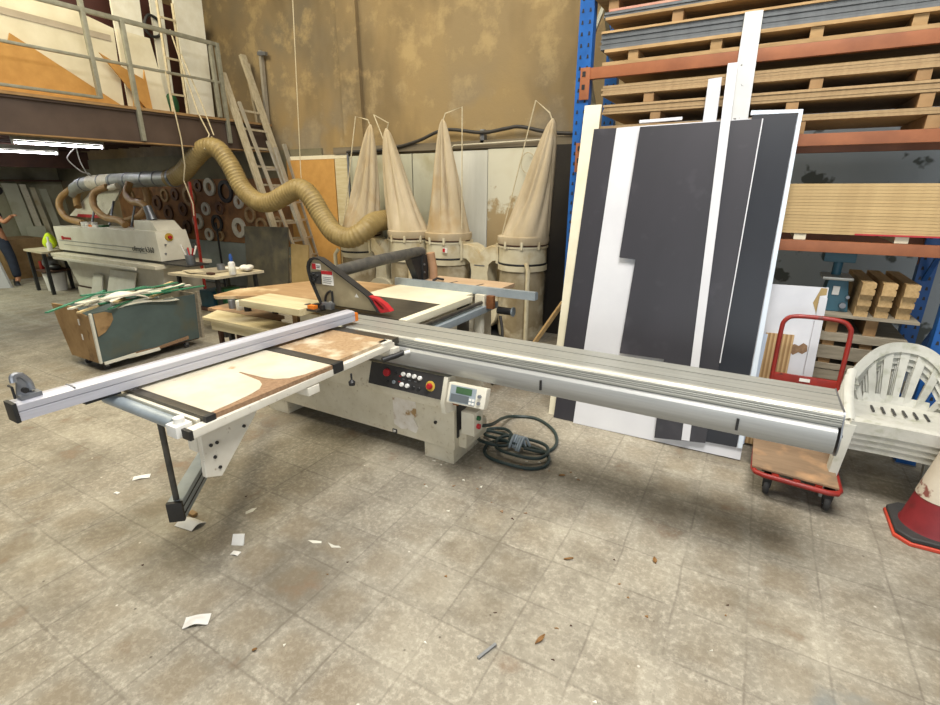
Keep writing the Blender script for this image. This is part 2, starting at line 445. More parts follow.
# ------------------------------------------------------------------ mesh building
class MB:
    def __init__(s):
        s.bm = bmesh.new()

    def box(s, x0, x1, y0, y1, z0, z1, bev=0.0, mi=0):
        vs = [s.bm.verts.new((x, y, z)) for z in (z0, z1) for y in (y0, y1) for x in (x0, x1)]
        fs = []
        for q in ((0, 2, 3, 1), (4, 5, 7, 6), (0, 1, 5, 4), (2, 6, 7, 3), (0, 4, 6, 2), (1, 3, 7, 5)):
            f = s.bm.faces.new([vs[i] for i in q])
            f.material_index = mi
            fs.append(f)
        if bev:
            es = list({e for f in fs for e in f.edges})
            bmesh.ops.bevel(s.bm, geom=es, offset=bev, segments=2, profile=0.7, affect='EDGES')
        return s

    def hexa(s, bottom, top, bev=0.0):
        """eight corners: bottom and top loops of 4 points, counter-clockwise from above"""
        b = [s.bm.verts.new(p) for p in bottom]
        t = [s.bm.verts.new(p) for p in top]
        fs = [s.bm.faces.new(b[::-1]), s.bm.faces.new(t)]
        for i in range(4):
            j = (i + 1) % 4
            fs.append(s.bm.faces.new((b[i], b[j], t[j], t[i])))
        if bev:
            es = list({e for f in fs for e in f.edges})
            bmesh.ops.bevel(s.bm, geom=es, offset=bev, segments=2, profile=0.7, affect='EDGES')
        return s

    def bar(s, p0, p1, w, h, up=(0, 0, 1), bev=0.0):
        p0, p1 = V(p0), V(p1)
        d = (p1 - p0).normalized()
        u = V(up)
        sd = d.cross(u)
        if sd.length < 1e-5:
            sd = d.cross(V((1, 0, 0)))
        sd.normalize()
        u = sd.cross(d).normalized()
        lo = [p0 + sd * a * w / 2 + u * b * h / 2 for a, b in ((-1, -1), (1, -1), (1, 1), (-1, 1))]
        hi = [q + (p1 - p0) for q in lo]
        b = [s.bm.verts.new(p) for p in lo]
        t = [s.bm.verts.new(p) for p in hi]
        fs = [s.bm.faces.new(b[::-1]), s.bm.faces.new(t)]
        for i in range(4):
            j = (i + 1) % 4
            fs.append(s.bm.faces.new((b[i], b[j], t[j], t[i])))
        if bev:
            es = list({e for f in fs for e in f.edges})
            bmesh.ops.bevel(s.bm, geom=es, offset=bev, segments=2, profile=0.7, affect='EDGES')
        return s

    def tube(s, pts, r, n=10, closed=False, caps=True):
        pts = [V(p) for p in pts]
        k = len(pts)
        rr = r if isinstance(r, (list, tuple)) else [r] * k
        tang = []
        for i in range(k):
            a = pts[i - 1] if (i > 0 or closed) else pts[i]
            b = pts[(i + 1) % k] if (i < k - 1 or closed) else pts[i]
            tang.append((b - a).normalized())
        up = V((0, 0, 1))
        if abs(tang[0].dot(up)) > 0.95:
            up = V((1, 0, 0))
        nrm = (up - tang[0] * up.dot(tang[0])).normalized()
        rings = []
        for i in range(k):
            nrm = (nrm - tang[i] * nrm.dot(tang[i]))
            nrm = nrm.normalized() if nrm.length > 1e-6 else tang[i].orthogonal().normalized()
            bi = tang[i].cross(nrm)
            rings.append([s.bm.verts.new(pts[i] + (nrm * math.cos(2 * PI * j / n) + bi * math.sin(2 * PI * j / n)) * rr[i]) for j in range(n)])
        for i in range(k if closed else k - 1):
            A, B = rings[i], rings[(i + 1) % k]
            for j in range(n):
                q = (j + 1) % n
                s.bm.faces.new((A[j], A[q], B[q], B[j]))
        if caps and not closed:
            s.bm.faces.new(rings[0][::-1])
            s.bm.faces.new(rings[-1])
        return s

    def cyl(s, p0, p1, r, r2=None, n=20):
        return s.tube([p0, p1], [r, r if r2 is None else r2], n)

    def lathe(s, prof, c=(0, 0, 0), axis='z', n=28, close=False, wave=None):
        """prof: list of (radius, height); wave(angle, radius, height) -> radius"""
        rings = []
        for r, h in prof:
            ring = []
            for j in range(n):
                a = 2 * PI * j / n
                q = wave(a, r, h) if wave else r
                x, y = q * math.cos(a), q * math.sin(a)
                p = {'z': (x, y, h), 'y': (x, h, y), 'x': (h, x, y)}[axis]
                ring.append(s.bm.verts.new(V(p) + V(c)))
            rings.append(ring)
        k = len(rings)
        for i in range(k if close else k - 1):
            A, B = rings[i], rings[(i + 1) % k]
            for j in range(n):
                q = (j + 1) % n
                s.bm.faces.new((A[j], A[q], B[q], B[j]))
        if not close:
            if prof[0][0] > 1e-6:
                s.bm.faces.new(rings[0][::-1])
            if prof[-1][0] > 1e-6:
                s.bm.faces.new(rings[-1])
        return s

    def prism(s, poly, fn, t0, t1, bev=0.0, holes=None):
        """poly of (a,b); fn(a,b,t) gives the point; extruded from t0 to t1"""
        A = [s.bm.verts.new(fn(a, b, t0)) for a, b in poly]
        B = [s.bm.verts.new(fn(a, b, t1)) for a, b in poly]
        k = len(poly)
        fs = [s.bm.faces.new(A[::-1]), s.bm.faces.new(B)]
        for i in range(k):
            j = (i + 1) % k
            fs.append(s.bm.faces.new((A[i], A[j], B[j], B[i])))
        if bev:
            es = [e for e in {e for f in fs[:2] for e in f.edges}]
            bmesh.ops.bevel(s.bm, geom=es, offset=bev, segments=1, affect='EDGES')
        return s

    def rim(s, outer, inner, fn, t0, t1):
        """a flat frame between two loops with the same number of points"""
        k = len(outer)
        a0 = [s.bm.verts.new(fn(a, b, t0)) for a, b in outer]
        a1 = [s.bm.verts.new(fn(a, b, t1)) for a, b in outer]
        b0 = [s.bm.verts.new(fn(a, b, t0)) for a, b in inner]
        b1 = [s.bm.verts.new(fn(a, b, t1)) for a, b in inner]
        for i in range(k):
            j = (i + 1) % k
            s.bm.faces.new((a0[i], a0[j], b0[j], b0[i]))
            s.bm.faces.new((a1[i], b1[i], b1[j], a1[j]))
            s.bm.faces.new((a0[i], a1[i], a1[j], a0[j]))
            s.bm.faces.new((b0[i], b0[j], b1[j], b1[i]))
        return s

    def ball(s, c, r, sc=(1, 1, 1), n=14):
        m = bmesh.ops.create_uvsphere(s.bm, u_segments=n, v_segments=max(6, n // 2), radius=r)
        for v in m['verts']:
            v.co = V((v.co.x * sc[0], v.co.y * sc[1], v.co.z * sc[2])) + V(c)
        return s

    def grid(s, fn, nu, nv, thick=0.0):
        P = [[s.bm.verts.new(fn(i / nu, j / nv)) for j in range(nv + 1)] for i in range(nu + 1)]
        for i in range(nu):
            for j in range(nv):
                s.bm.faces.new((P[i][j], P[i + 1][j], P[i + 1][j + 1], P[i][j + 1]))
        if thick:
            s.bm.normal_update()
            bmesh.ops.solidify(s.bm, geom=s.bm.faces[:], thickness=thick)
        return s

    def mesh(s, name, off=(0, 0, 0), smooth=0.6):
        bmesh.ops.recalc_face_normals(s.bm, faces=s.bm.faces[:])
        o = V(off)
        for v in s.bm.verts:
            v.co -= o
        me = bpy.data.meshes.new(name)
        s.bm.to_mesh(me)
        s.bm.free()
        me.polygons.foreach_set('use_smooth', [True] * len(me.polygons))
        me.set_sharp_from_angle(angle=smooth)
        return me


ORG = {}


def mats_of(m):
    return [M[k] if isinstance(k, str) else k for k in (m if isinstance(m, (list, tuple)) else [m])]


def thing(name, label, cat, loc=(0, 0, 0), group=None, kind=None):
    o = bpy.data.objects.new(name, None)
    o.empty_display_size = 0.1
    COL.objects.link(o)
    o.location = loc
    o['label'] = label
    o['category'] = cat
    if group:
        o['group'] = group
    if kind:
        o['kind'] = kind
    ORG[o.name] = V(loc)
    return o


def part(name, mb, m, parent, label=None, smooth=0.6):
    root = parent
    while root.parent:
        root = root.parent
    me = mb.mesh(name, ORG[root.name], smooth)
    for k in mats_of(m):
        me.materials.append(k)
    o = bpy.data.objects.new(name, me)
    COL.objects.link(o)
    o.parent = parent
    if label:
        o['label'] = label
    return o


def solo(name, mb, m, label, cat, group=None, smooth=0.6, kind=None):
    co = [v.co.copy() for v in mb.bm.verts]
    lo = V((min(c[i] for c in co) for i in range(3)))
    hi = V((max(c[i] for c in co) for i in range(3)))
    base = V(((lo.x + hi.x) / 2, (lo.y + hi.y) / 2, lo.z))
    me = mb.mesh(name, base, smooth)
    for k in mats_of(m):
        me.materials.append(k)
    o = bpy.data.objects.new(name, me)
    COL.objects.link(o)
    o.location = base
    ORG[o.name] = base
    o['label'] = label
    o['category'] = cat
    if group:
        o['group'] = group
    if kind:
        o['kind'] = kind
    return o


def struct(name, mb, m, smooth=0.6):
    me = mb.mesh(name, (0, 0, 0), smooth)
    for k in mats_of(m):
        me.materials.append(k)
    o = bpy.data.objects.new(name, me)
    COL.objects.link(o)
    ORG[o.name] = V((0, 0, 0))
    o['kind'] = 'structure'
    return o


def dup(root, loc, label, group=None):
    r = root.copy()
    COL.objects.link(r)
    r.location = loc
    r['label'] = label
    if group:
        r['group'] = group
    for ch in list(root.children):
        c = ch.copy()
        COL.objects.link(c)
        c.parent = r
        for g in list(ch.children):
            d = g.copy()
            COL.objects.link(d)
            d.parent = c
    ORG[r.name] = V(loc)
    return r


def text(name, body, size, loc, rot, m, parent, depth=0.001):
    """lettering as a real thin mesh on its part"""
    cu = bpy.data.curves.new(name, 'FONT')
    cu.body = body
    cu.size = size
    cu.extrude = depth
    cu.align_x = 'CENTER'
    cu.align_y = 'CENTER'
    t = bpy.data.objects.new(name + '_curve', cu)
    COL.objects.link(t)
    dg = bpy.context.evaluated_depsgraph_get()
    me = bpy.data.meshes.new_from_object(t.evaluated_get(dg))
    bpy.data.objects.remove(t)
    bpy.data.curves.remove(cu)
    me.materials.clear()
    me.materials.append(M[m])
    root = parent
    while root.parent:
        root = root.parent
    mx = Matrix.Translation(V(loc) - ORG[root.name]) @ rot.to_4x4()
    me.transform(mx)
    me.name = name
    o = bpy.data.objects.new(name, me)
    COL.objects.link(o)
    o.parent = parent
    return o


def smooth_path(ctrl, steps=8, closed=False):
    P = [V(p) for p in ctrl]
    out = []
    n = len(P)
    for i in range(n if closed else n - 1):
        if closed:
            a, b, c, d = P[i - 1], P[i], P[(i + 1) % n], P[(i + 2) % n]
        else:
            a, b, c, d = P[max(i - 1, 0)], P[i], P[i + 1], P[min(i + 2, n - 1)]
        for k in range(steps):
            t = k / steps
            out.append(0.5 * ((2 * b) + (c - a) * t + (2 * a - 5 * b + 4 * c - d) * t * t + (3 * b - a - 3 * c + d) * t ** 3))
    if not closed:
        out.append(P[-1])
    return out


FACE_NEG_Y = Matrix.Rotation(PI / 2, 3, 'X')                               # lettering that looks towards -y
FACE_POS_X = Matrix.Rotation(PI / 2, 3, 'Z') @ Matrix.Rotation(PI / 2, 3, 'X')  # lettering that looks towards +x
XZ = lambda a, b, t: (a, t, b)
YZ = lambda a, b, t: (t, a, b)
XY = lambda a, b, t: (a, b, t)

# ------------------------------------------------------------------ the hall
WALL_Y, LOFT_X, LOFT_Z = 6.2, -7.35, 2.84
mb = MB().box(-15.2, 5.0, -4.0, 6.4, -0.2, 0.0)
struct('floor', mb, 'floor')
mb = MB().box(-15.2, 5.0, WALL_Y, 6.5, -0.2, 6.2)
struct('wall_back', mb, 'wall')
mb = MB().box(-15.4, -15.0, -4.0, 6.5, -0.2, 6.2)
struct('wall_left', mb, mat('dim_grey_green_wall', '#b0ab90', '#98937a', 2, 0.9, spot=('#6d6954', 1.2, 0.55, 0.7)))
mb = MB().box(-15.4, 5.0, -4.0, 6.5, 6.2, 6.35)
struct('ceiling', mb, 'ceil')
for i, (cx, cy, wx, wy) in enumerate(((0.2, 1.2, 2.3, 2.3), (-3.6, 3.6, 3.3, 2.5), (-7.0, 1.6, 3.3, 3.7))):
    mb = MB()
    mb.box(cx - wx / 2, cx + wx / 2, cy - wy / 2, cy + wy / 2, 6.17, 6.2)
    w = struct('window_%d' % (i + 1), mb, glow('skylight_sheet_%d' % i, '#f2efe4', 1.5))
    fr = MB()
    for k in range(4):
        x = cx - wx / 2 + wx * k / 3
        fr.box(x - 0.03, x + 0.03, cy - wy / 2, cy + wy / 2, 6.12, 6.17)
    part('glazing_bar', fr, 'galv', w)

# pilaster and plaster seam on the back wall, conduit
mb = MB().box(-5.66, -5.30, 6.13, 6.2, 2.42, 6.2)
struct('trim_1', mb, M['wall'])
mb = MB().box(-5.9, -1.35, 6.12, 6.2, 2.335, 2.43)
struct('trim_2', mb, mat('grey_ledge_timber', '#7b705c', '#655b49', 3, 0.85, stretch=(0.3, 3, 3)))
# ------------------------------------------------------------------ loft along the left side
mb = MB()
mb.box(LOFT_X - 0.02, LOFT_X, -2.5, 6.2, 2.44, 2.80)
mb.box(LOFT_X - 0.14, LOFT_X + 0.03, -2.5, 6.2, 2.785, 2.81)
mb.box(LOFT_X - 0.14, LOFT_X + 0.03, -2.5, 6.2, 2.425, 2.44)
struct('loft_beam', mb, 'mezz_beam')
mb = MB().box(LOFT_X - 0.16, LOFT_X + 0.035, -2.5, 6.2, 2.408, 2.424)
struct('trim_highlight', mb, 'mezz_deck')  # tan strip painting the yellowish highlight along the bottom flange
mb = MB().box(-15.0, LOFT_X + 0.05, -2.5, 6.2, 2.812, 2.845)
struct('loft_deck', mb, 'mezz_deck')
mb = MB()
for k in range(19):
    x = LOFT_X - 0.4 - k * 0.4
    mb.box(x - 0.03, x + 0.03, -2.5, 6.2, 2.62, 2.812)
struct('loft_joists', mb, 'dark_wood')
mb = MB().box(-13.6, -13.45, -2.5, 6.2, 2.25, 2.60)
struct('loft_beam_inner', mb, 'dark_wood')
mb = MB().box(-15.0, -6.2, 6.17, 6.2, 2.0, 2.44)
struct('trim_3', mb, mat('dim_pale_frieze', '#7b745c', '#69634e', 3, 0.9))

rail = thing('handrail', 'grey tube handrail along the edge of the loft', 'handrail', (LOFT_X + 0.02, 3.6, LOFT_Z))
X = LOFT_X + 0.035
part('top_rail', MB().bar((X, -2.4, 3.83), (X, 5.36, 3.83), 0.05, 0.05, bev=0.006), 'galv', rail)
part('middle_rail', MB().bar((X, -2.4, 3.33), (X, 5.36, 3.33), 0.045, 0.03, bev=0.004), 'galv', rail)
part('kick_rail', MB().bar((X, -2.4, 2.90), (X, 3.66, 2.90), 0.05, 0.03, bev=0.004), 'galv', rail)
for y, z0, z1 in ((-0.6, 2.44, 3.83), (1.7, 2.44, 3.83), (3.65, 2.89, 3.94), (4.08, 2.44, 3.83), (5.38, 2.50, 3.85), (5.27, 2.85, 3.80)):
    part('post', MB().box(X - 0.02, X + 0.03, y - 0.025, y + 0.025, z0, z1, 0.004), 'galv', rail)

# boards stored on the loft, standing behind the rail
def standing_sheet(name, poly, x, t, m, label, cat='board', group=None):
    return solo(name, MB().prism(poly, YZ, x - t, x), m, label, cat, group)
Z0 = LOFT_Z + 0.006
standing_sheet('white_board', [(0.6, Z0), (4.10, Z0), (4.16, 3.80), (3.4, 3.98), (0.6, 4.10)], -7.66, 0.02, 'cream_sheet', 'long cream board standing on the loft behind the handrail')
standing_sheet('white_board', [(4.15, Z0), (4.72, Z0), (4.60, 3.78), (4.19, 3.80)], -7.64, 0.02, 'cream_sheet', 'short cream board with slanted right edge standing on the loft')
standing_sheet('grey_roll', [(0.6, 4.105), (3.38, 3.985), (3.38, 4.10), (0.6, 4.22)], -7.66, 0.12, mat('grey_roll', '#8d8a82', '#7d7a72', 3), 'grey roll lying along the top of the long cream loft board', 'roll')
standing_sheet('grey_strip', [(0.6, 3.74), (4.1, 3.64), (4.1, 3.71), (0.6, 3.82)], -7.652, 0.006, mat('grey_band', '#b7ab98', '#a99d8a', 3), 'pale grey strip across the long cream loft board', 'strip')
standing_sheet('orange_board', [(0.8, Z0), (4.10, Z0), (3.0, 3.485), (2.96, 3.38), (0.8, 3.30)], -7.60, 0.018, 'mdf_orange', 'large orange fibreboard with a sloping edge standing on the loft')
standing_sheet('orange_board', [(4.36, Z0), (4.42, Z0), (4.40, 3.36), (4.37, 3.24), (4.15, 3.33), (3.875, 3.46)], -7.56, 0.018, 'mdf_orange', 'narrow orange triangular board between the two loft rail posts')
standing_sheet('orange_board', [(4.20, Z0), (4.33, Z0), (4.30, 3.0), (4.22, 3.06)], -7.61, 0.018, 'mdf_orange', 'small orange board offcut at the foot of the short cream board')
mb = MB().hexa([(-7.70, 5.04, Z0), (-7.67, 5.04, Z0), (-7.67, 5.43, Z0), (-7.70, 5.43, Z0)], [(-7.80, 5.12, 4.75), (-7.77, 5.12, 4.75), (-7.77, 5.58, 4.75), (-7.80, 5.58, 4.75)])
solo('tall_board', mb, 'offcut_white', 'tall pale board standing at the right end of the loft', 'board')
mb = MB().hexa([(-8.03, 4.35, Z0), (-8.0, 4.35, Z0), (-8.0, 4.68, Z0), (-8.03, 4.68, Z0)], [(-8.03, 4.38, 4.5), (-8.0, 4.38, 4.5), (-8.0, 4.78, 4.5), (-8.03, 4.78, 4.5)])
solo('tall_board', mb, 'offcut_white', 'pale board standing at the back of the loft, left of two', 'board')
mb = MB().hexa([(-8.03, 4.86, Z0), (-8.0, 4.86, Z0), (-8.0, 5.02, Z0), (-8.03, 5.02, Z0)], [(-8.03, 4.92, 4.5), (-8.0, 4.92, 4.5), (-8.0, 5.10, 4.5), (-8.03, 5.10, 4.5)])
solo('tall_board', mb, 'offcut_white', 'narrow pale board standing at the back of the loft beside the ladder', 'board')
mb = MB().box(-9.2, -8.4, 2.2, 5.9, Z0, 4.5, 0.01)
solo('storage_cabinet', mb, mat('dark_red_brown_front', '#4a2620', '#3d1f1a', 3), 'dark red brown cabinet at the back of the loft', 'cabinet')
# small ladder and clutter between the boards
lad = thing('loft_ladder', 'small pale ladder standing between the boards on the loft', 'ladder', (-7.7, 4.85, Z0))
for y in (4.74, 4.96):
    part('rail', MB().bar((-7.62, y, Z0), (-7.66, y + 0.06, 4.3), 0.03, 0.02), 'rope', lad)
for z in (3.12, 3.58, 4.08):
    part('rung', MB().bar((-7.63, 4.745 + (z - Z0) * .04, z), (-7.63, 4.965 + (z - Z0) * .04, z), 0.02, 0.025), 'rope', lad)
solo('green_bundle', MB().ball((-7.80, 4.86, Z0 + 0.16), 0.09, (1, 1, 1.75)), 'foliage_green', 'dark green bundle on the loft behind the small ladder', 'bundle')
mb = MB().tube(smooth_path([(-7.978, 4.76, 4.0), (-7.978, 4.84, 4.16), (-7.978, 4.98, 4.12), (-7.978, 4.97, 3.95), (-7.978, 4.84, 3.9)], 6, True), 0.02, 8, True)
solo('coiled_cable', mb, 'black', 'dark coiled cable hanging behind the small loft ladder', 'cable')

# fluorescent fittings under the loft
def fluoro(x, y0, y1, z, label):
    t = thing('fluorescent_light', label, 'light', (x, (y0 + y1) / 2, z), 'fluorescent lights under the loft')
    part('housing', MB().box(x - 0.04, x + 0.04, y0, y1, z + 0.04, z + 0.12, 0.006), 'galv', t)
    part('tube', MB().cyl((x, y0 + 0.02, z), (x, y1 - 0.02, z), 0.013, n=12), 'tube_light', t)
    for y in (y0 + 0.01, y1 - 0.01):
        part('lamp_holder', MB().box(x - 0.02, x + 0.02, y - 0.012, y + 0.012, z - 0.02, z + 0.035), 'white', t)
fluoro(-9.76, 3.54, 4.76, 2.48, 'lit fluorescent tube under the loft with a cord loop below it')
fluoro(-12.22, 3.9, 5.12, 2.48, 'lit fluorescent tube under the loft, farther from the loft edge')
mb = MB().tube(smooth_path([(-9.70, 4.32, 2.46), (-9.70, 4.20, 2.34), (-9.70, 4.18, 2.26), (-9.70, 4.32, 2.10), (-9.70, 4.42, 2.07), (-9.70, 4.45, 2.03), (-9.70, 4.41, 2.05), (-9.70, 4.38, 2.12), (-9.70, 4.34, 2.26), (-9.70, 4.33, 2.46)], 5), 0.009, 6)
solo('pull_cord', mb, 'white', 'white looped pull cord hanging from the nearer fluorescent light', 'cord')

# ------------------------------------------------------------------ the panel saw in the middle
saw = thing('panel_saw', 'large cream sliding table panel saw with long aluminium table in the middle of the floor', 'machine', (-1.9, 2.8, 0))
mb = MB()
mb.box(-3.55, -1.60, 2.60, 2.99, 0.12, 0.66, 0.008)
mb.box(-3.45, -2.32, 2.99, 3.84, 0.10, 0.80, 0.01)
base = part('machine_base', mb, 'cream', saw)
part('plinth', MB().box(-1.86, -1.615, 2.61, 2.97, 0.0, 0.125, 0.004), 'cream', base)
part('plinth', MB().box(-3.52, -3.28, 2.61, 2.97, 0.0, 0.125, 0.004), 'cream', base)
part('plinth', MB().box(-3.40, -2.40, 3.1, 3.8, 0.0, 0.105, 0.004), 'dark_wood', base)
# sloping shelf that carries the controls
mb = MB().prism([(2.60, 0.45), (2.49, 0.475), (2.475, 0.535), (2.525, 0.69), (2.60, 0.69)], YZ, -3.3, -1.60)
part('apron', mb, 'cream', saw)
part('corner_cheek', MB().prism([(2.60, 0.43), (2.47, 0.455), (2.455, 0.535), (2.505, 0.692), (2.60, 0.692)], YZ, -1.615, -1.585), 'cream_clean', saw)
# control panel, tilted
PN = V((0, -0.965, 0.263)).normalized()
def cp(fx, fz, d=0.0):                         # fx 0..1 along, fz 0 bottom..1 top
    p = V((-2.225 + 0.605 * fx, 2.474 + 0.048 * fz, 0.545 + 0.145 * fz))
    return p + PN * d
mb = MB().hexa([cp(0, 0, -.01), cp(0, 0, .006), cp(1, 0, .006), cp(1, 0, -.01)][::-1], [cp(0, 1, -.01), cp(0, 1, .006), cp(1, 1, .006), cp(1, 1, -.01)][::-1])
cpan = part('control_panel', mb, 'panel_black', saw)
def button(name, fx, fz, r, h, m, lab=None):
    return part(name, MB().tube([cp(fx, fz, .004), cp(fx, fz, h * .7), cp(fx, fz, h)], [r, r, r * .75], 14), m, cpan, lab)
button('rotary_switch', .25, .66, .027, .03, 'red', 'red main switch')
for fx in (.475, .55, .625, .70):
    button('push_button', fx, .74 if fx < .7 else .72, .0155, .022, 'white')
for fx in (.475, .55):
    button('push_button', fx, .27, .0155, .022, 'white')
for fx in (.63, .705):
    button('push_button', fx, .25, .013, .014, 'black')
button('push_button', .36, .30, .013, .016, 'steel_blue')
button('push_button', .37, .74, .010, .012, 'black')
button('push_button', .27, .25, .012, .012, 'black')
button('warning_disc', .845, .47, .036, .010, 'yellow')
button('emergency_stop', .845, .47, .021, .034, 'red', 'red emergency stop button')
for fx, fz in ((.42, .6), (.42, .35), (.47, .5), (.55, .5), (.63, .5)):
    part('panel_mark', MB().hexa([cp(fx, fz, .006), cp(fx, fz, .008), cp(fx + .03, fz, .008), cp(fx + .03, fz, .006)][::-1], [cp(fx, fz + .04, .006), cp(fx, fz + .04, .008), cp(fx + .03, fz + .04, .008), cp(fx + .03, fz + .04, .006)][::-1]), 'red' if fx < .45 else 'steel', cpan)
# digital readout
DN = V((0.12, -0.94, 0.32)).normalized()
DU = V((0.0, 0.322, 0.946)).normalized()
DS = DU.cross(DN) * -1
if DS.x < 0:
    DS = -DS
DC = V((-1.395, 2.41, 0.645))
def dp(a, b, d=0.0):
    return DC + DS * a + DU * b + DN * d
def dbox(a0, a1, b0, b1, d0, d1, bev=0.0):
    return MB().hexa([dp(a0, b0, d0), dp(a0, b0, d1), dp(a1, b0, d1), dp(a1, b0, d0)][::-1], [dp(a0, b1, d0), dp(a0, b1, d1), dp(a1, b1, d1), dp(a1, b1, d0)][::-1], bev)
disp = part('display_unit', dbox(-.125, .125, -.062, .065, -.075, 0, .006), 'cream_clean', saw)
part('display_face', dbox(-.108, .062, -.052, .052, .0, .003), 'steel_blue', disp)
part('display_screen', dbox(-.07, .035, .005, .045, .003, .005), 'lcd', disp, 'green liquid crystal screen')
part('keypad', dbox(-.10, .02, -.047, -.002, .003, .005), 'keypad', disp)
for a in (.032, .052):
    for b in (-.042, -.02):
        part('key', dbox(a - .008, a + .006, b - .006, b + .008, .003, .008), 'white', disp)
for b in (-.03, .012):
    part('knob', MB().cyl(dp(.088, b, 0), dp(.088, b, .016), .011, n=12), 'steel', disp)
part('display_bracket', MB().bar((-1.585, 2.60, .52), (-1.42, 2.48, .57), .05, .02), 'brass', saw)
part('display_post', MB().box(-1.58, -1.54, 2.55, 2.62, .49, .53), 'brass', saw)
# switch box on the end
swb = part('switch_box', MB().box(-1.545, -1.445, 2.60, 2.72, .265, .43, .006), 'cream_clean', saw)
part('push_button', MB().cyl((-1.445, 2.645, .385), (-1.425, 2.645, .385), .016, n=12), 'foliage_green', swb, 'green start button')
part('push_button', MB().cyl((-1.445, 2.645, .325), (-1.425, 2.645, .325), .018, n=12), 'red', swb, 'red stop button')
part('cable_slot', MB().box(-1.60, -1.595, 2.63, 2.78, .20, .47), 'black', base)
part('end_bracket', MB().box(-1.60, -1.56, 2.74, 2.90, .25, .32, .004), 'brass', saw)
part('end_bracket', MB().box(-1.60, -1.54, 2.66, 2.96, .12, .25, .004), 'cream', saw)
# torn sheet of paper stuck to the front
pts = [(-2.12, .455), (-1.915, .425), (-1.915, .30), (-1.94, .285), (-1.90, .22), (-1.92, .17), (-1.99, .185), (-2.05, .175), (-2.115, .20)]
part('instruction_sheet', MB().prism(pts, XZ, 2.594, 2.5985), 'paper_torn', saw, 'torn stained paper sheet')
lg = part('badge', MB().prism([(-2.135, .125), (-2.095, .125), (-2.095, .155), (-2.135, .155)], XZ, 2.594, 2.599), 'black', saw)
part('badge_mark', MB().prism([(-2.125, .13), (-2.117, .13), (-2.117, .137), (-2.103, .137), (-2.103, .15), (-2.125, .15)], XZ, 2.592, 2.5938), 'white', lg)
for x in (-3.0, -1.75):
    part('bolt_head', MB().cyl((x, 2.60, .30), (x, 2.588, .30), .012, n=10), 'black', base)

# long aluminium sliding table
prof = [(2.88, .84), (2.88, .90), (2.79, .90), (2.79, .8955), (2.775, .8955), (2.775, .90), (2.66, .90), (2.66, .897), (2.652, .897), (2.652, .90), (2.595, .90), (2.575, .907), (2.548, .907), (2.532, .898), (2.527, .887), (2.530, .884), (2.5255, .878), (2.5285, .875), (2.524, .868), (2.527, .865), (2.522, .857), (2.522, .848), (2.53, .846), (2.53, .838)]
slide = part('sliding_table', MB().prism(prof, YZ, -2.80, .45), 'alu', saw, 'long aluminium sliding table', smooth=0.35)
part('edge_strip', MB().prism([(2.594, .9012), (2.575, .9085), (2.548, .9085), (2.529, .8955), (2.531, .890), (2.594, .895)], YZ, -1.86, .449), 'alu_bright', slide, 'bright polished front edge')
prof = [(2.86, .841), (2.525, .841), (2.512, .838), (2.501, .825), (2.496, .80), (2.497, .765), (2.503, .735), (2.518, .712), (2.55, .697), (2.85, .695)]
beam = part('carriage_beam', MB().prism(prof, YZ, -2.40, .44), 'alu_low', saw, 'grey lower beam of the sliding table', smooth=0.5)
outl = [(2.885, .903), (2.58, .910), (2.545, .910), (2.528, .895), (2.516, .855), (2.496, .825), (2.491, .80), (2.492, .762), (2.499, .732), (2.515, .708), (2.55, .692), (2.86, .692), (2.885, .72)]
part('end_plate', MB().prism(outl, YZ, .45, .456), 'steel', slide)
for x in (-.957, .047):
    part('scale_mark', MB().box(x, x + .012, 2.489, 2.499, .745, .805), 'black', beam)
for y in (2.53, 2.62, 2.75, 2.83):
    part('end_screw', MB().cyl((.456, y, .80), (.464, y, .80), .008, n=8), 'black', slide)

# crosscut table on the near side
ct = part('crosscut_frame', MB().bar((-1.945, 1.04, .870), (-1.985, 2.45, .870), .05, .038, bev=.004), 'white_steel', saw, 'white outer bar of the crosscut table')
part('end_cap', MB().box(-1.973, -1.917, 1.025, 1.042, .848, .892, .003), 'black', ct)
part('frame_bar', MB().box(-2.62, -1.98, 1.098, 1.117, .85, .90, .003), 'cream_clean', ct)
part('frame_bar', MB().box(-2.62, -1.935, 2.40, 2.47, .80, .86, .004), 'white_steel', ct)
part('frame_bar', MB().box(-2.62, -2.57, 1.10, 2.45, .80, .86, .004), 'white_steel', ct)
part('frame_bar', MB().box(-2.57, -1.935, 1.68, 1.76, .80, .845, .004), 'white_steel', ct)
part('roller', MB().cyl((-2.66, 1.072, .870), (-2.09, 1.068, .870), .029, n=22), 'steel_blue', ct)
part('roller_block', MB().box(-2.06, -1.985, 1.01, 1.085, .845, .90, .008), 'white', ct)
part('roller_block', MB().cyl((-2.02, 1.05, .90), (-2.02, 1.05, .925), .022, n=16), 'white', ct)
def slat(y0, y1, name='cross_bar'):
    s_ = part(name, MB().box(-2.62, -1.955, y0, y1, .862, .915, .003), 'iron', saw, 'dark aluminium cross bar')
    part('end_cap', MB().box(-1.958, -1.935, y0 - .002, y1 + .002, .86, .917, .003), 'black', s_)
slat(1.118, 1.162)
slat(1.88, 1.95)
mb = MB().box(-2.60, -1.945, 1.158, 1.876, .862, .912)
brd = part('table_board', mb, 'chip_edge', saw, 'chipboard edge of the table board')
lamp = [(-2.60, 1.16), (-1.97, 1.16), (-1.975, 1.25), (-1.99, 1.38), (-2.01, 1.45), (-2.05, 1.495), (-2.10, 1.52), (-2.30, 1.545), (-2.30, 1.555), (-2.12, 1.56), (-2.05, 1.575), (-2.0, 1.62), (-1.97, 1.70), (-1.96, 1.80), (-1.955, 1.874), (-2.60, 1.874)]
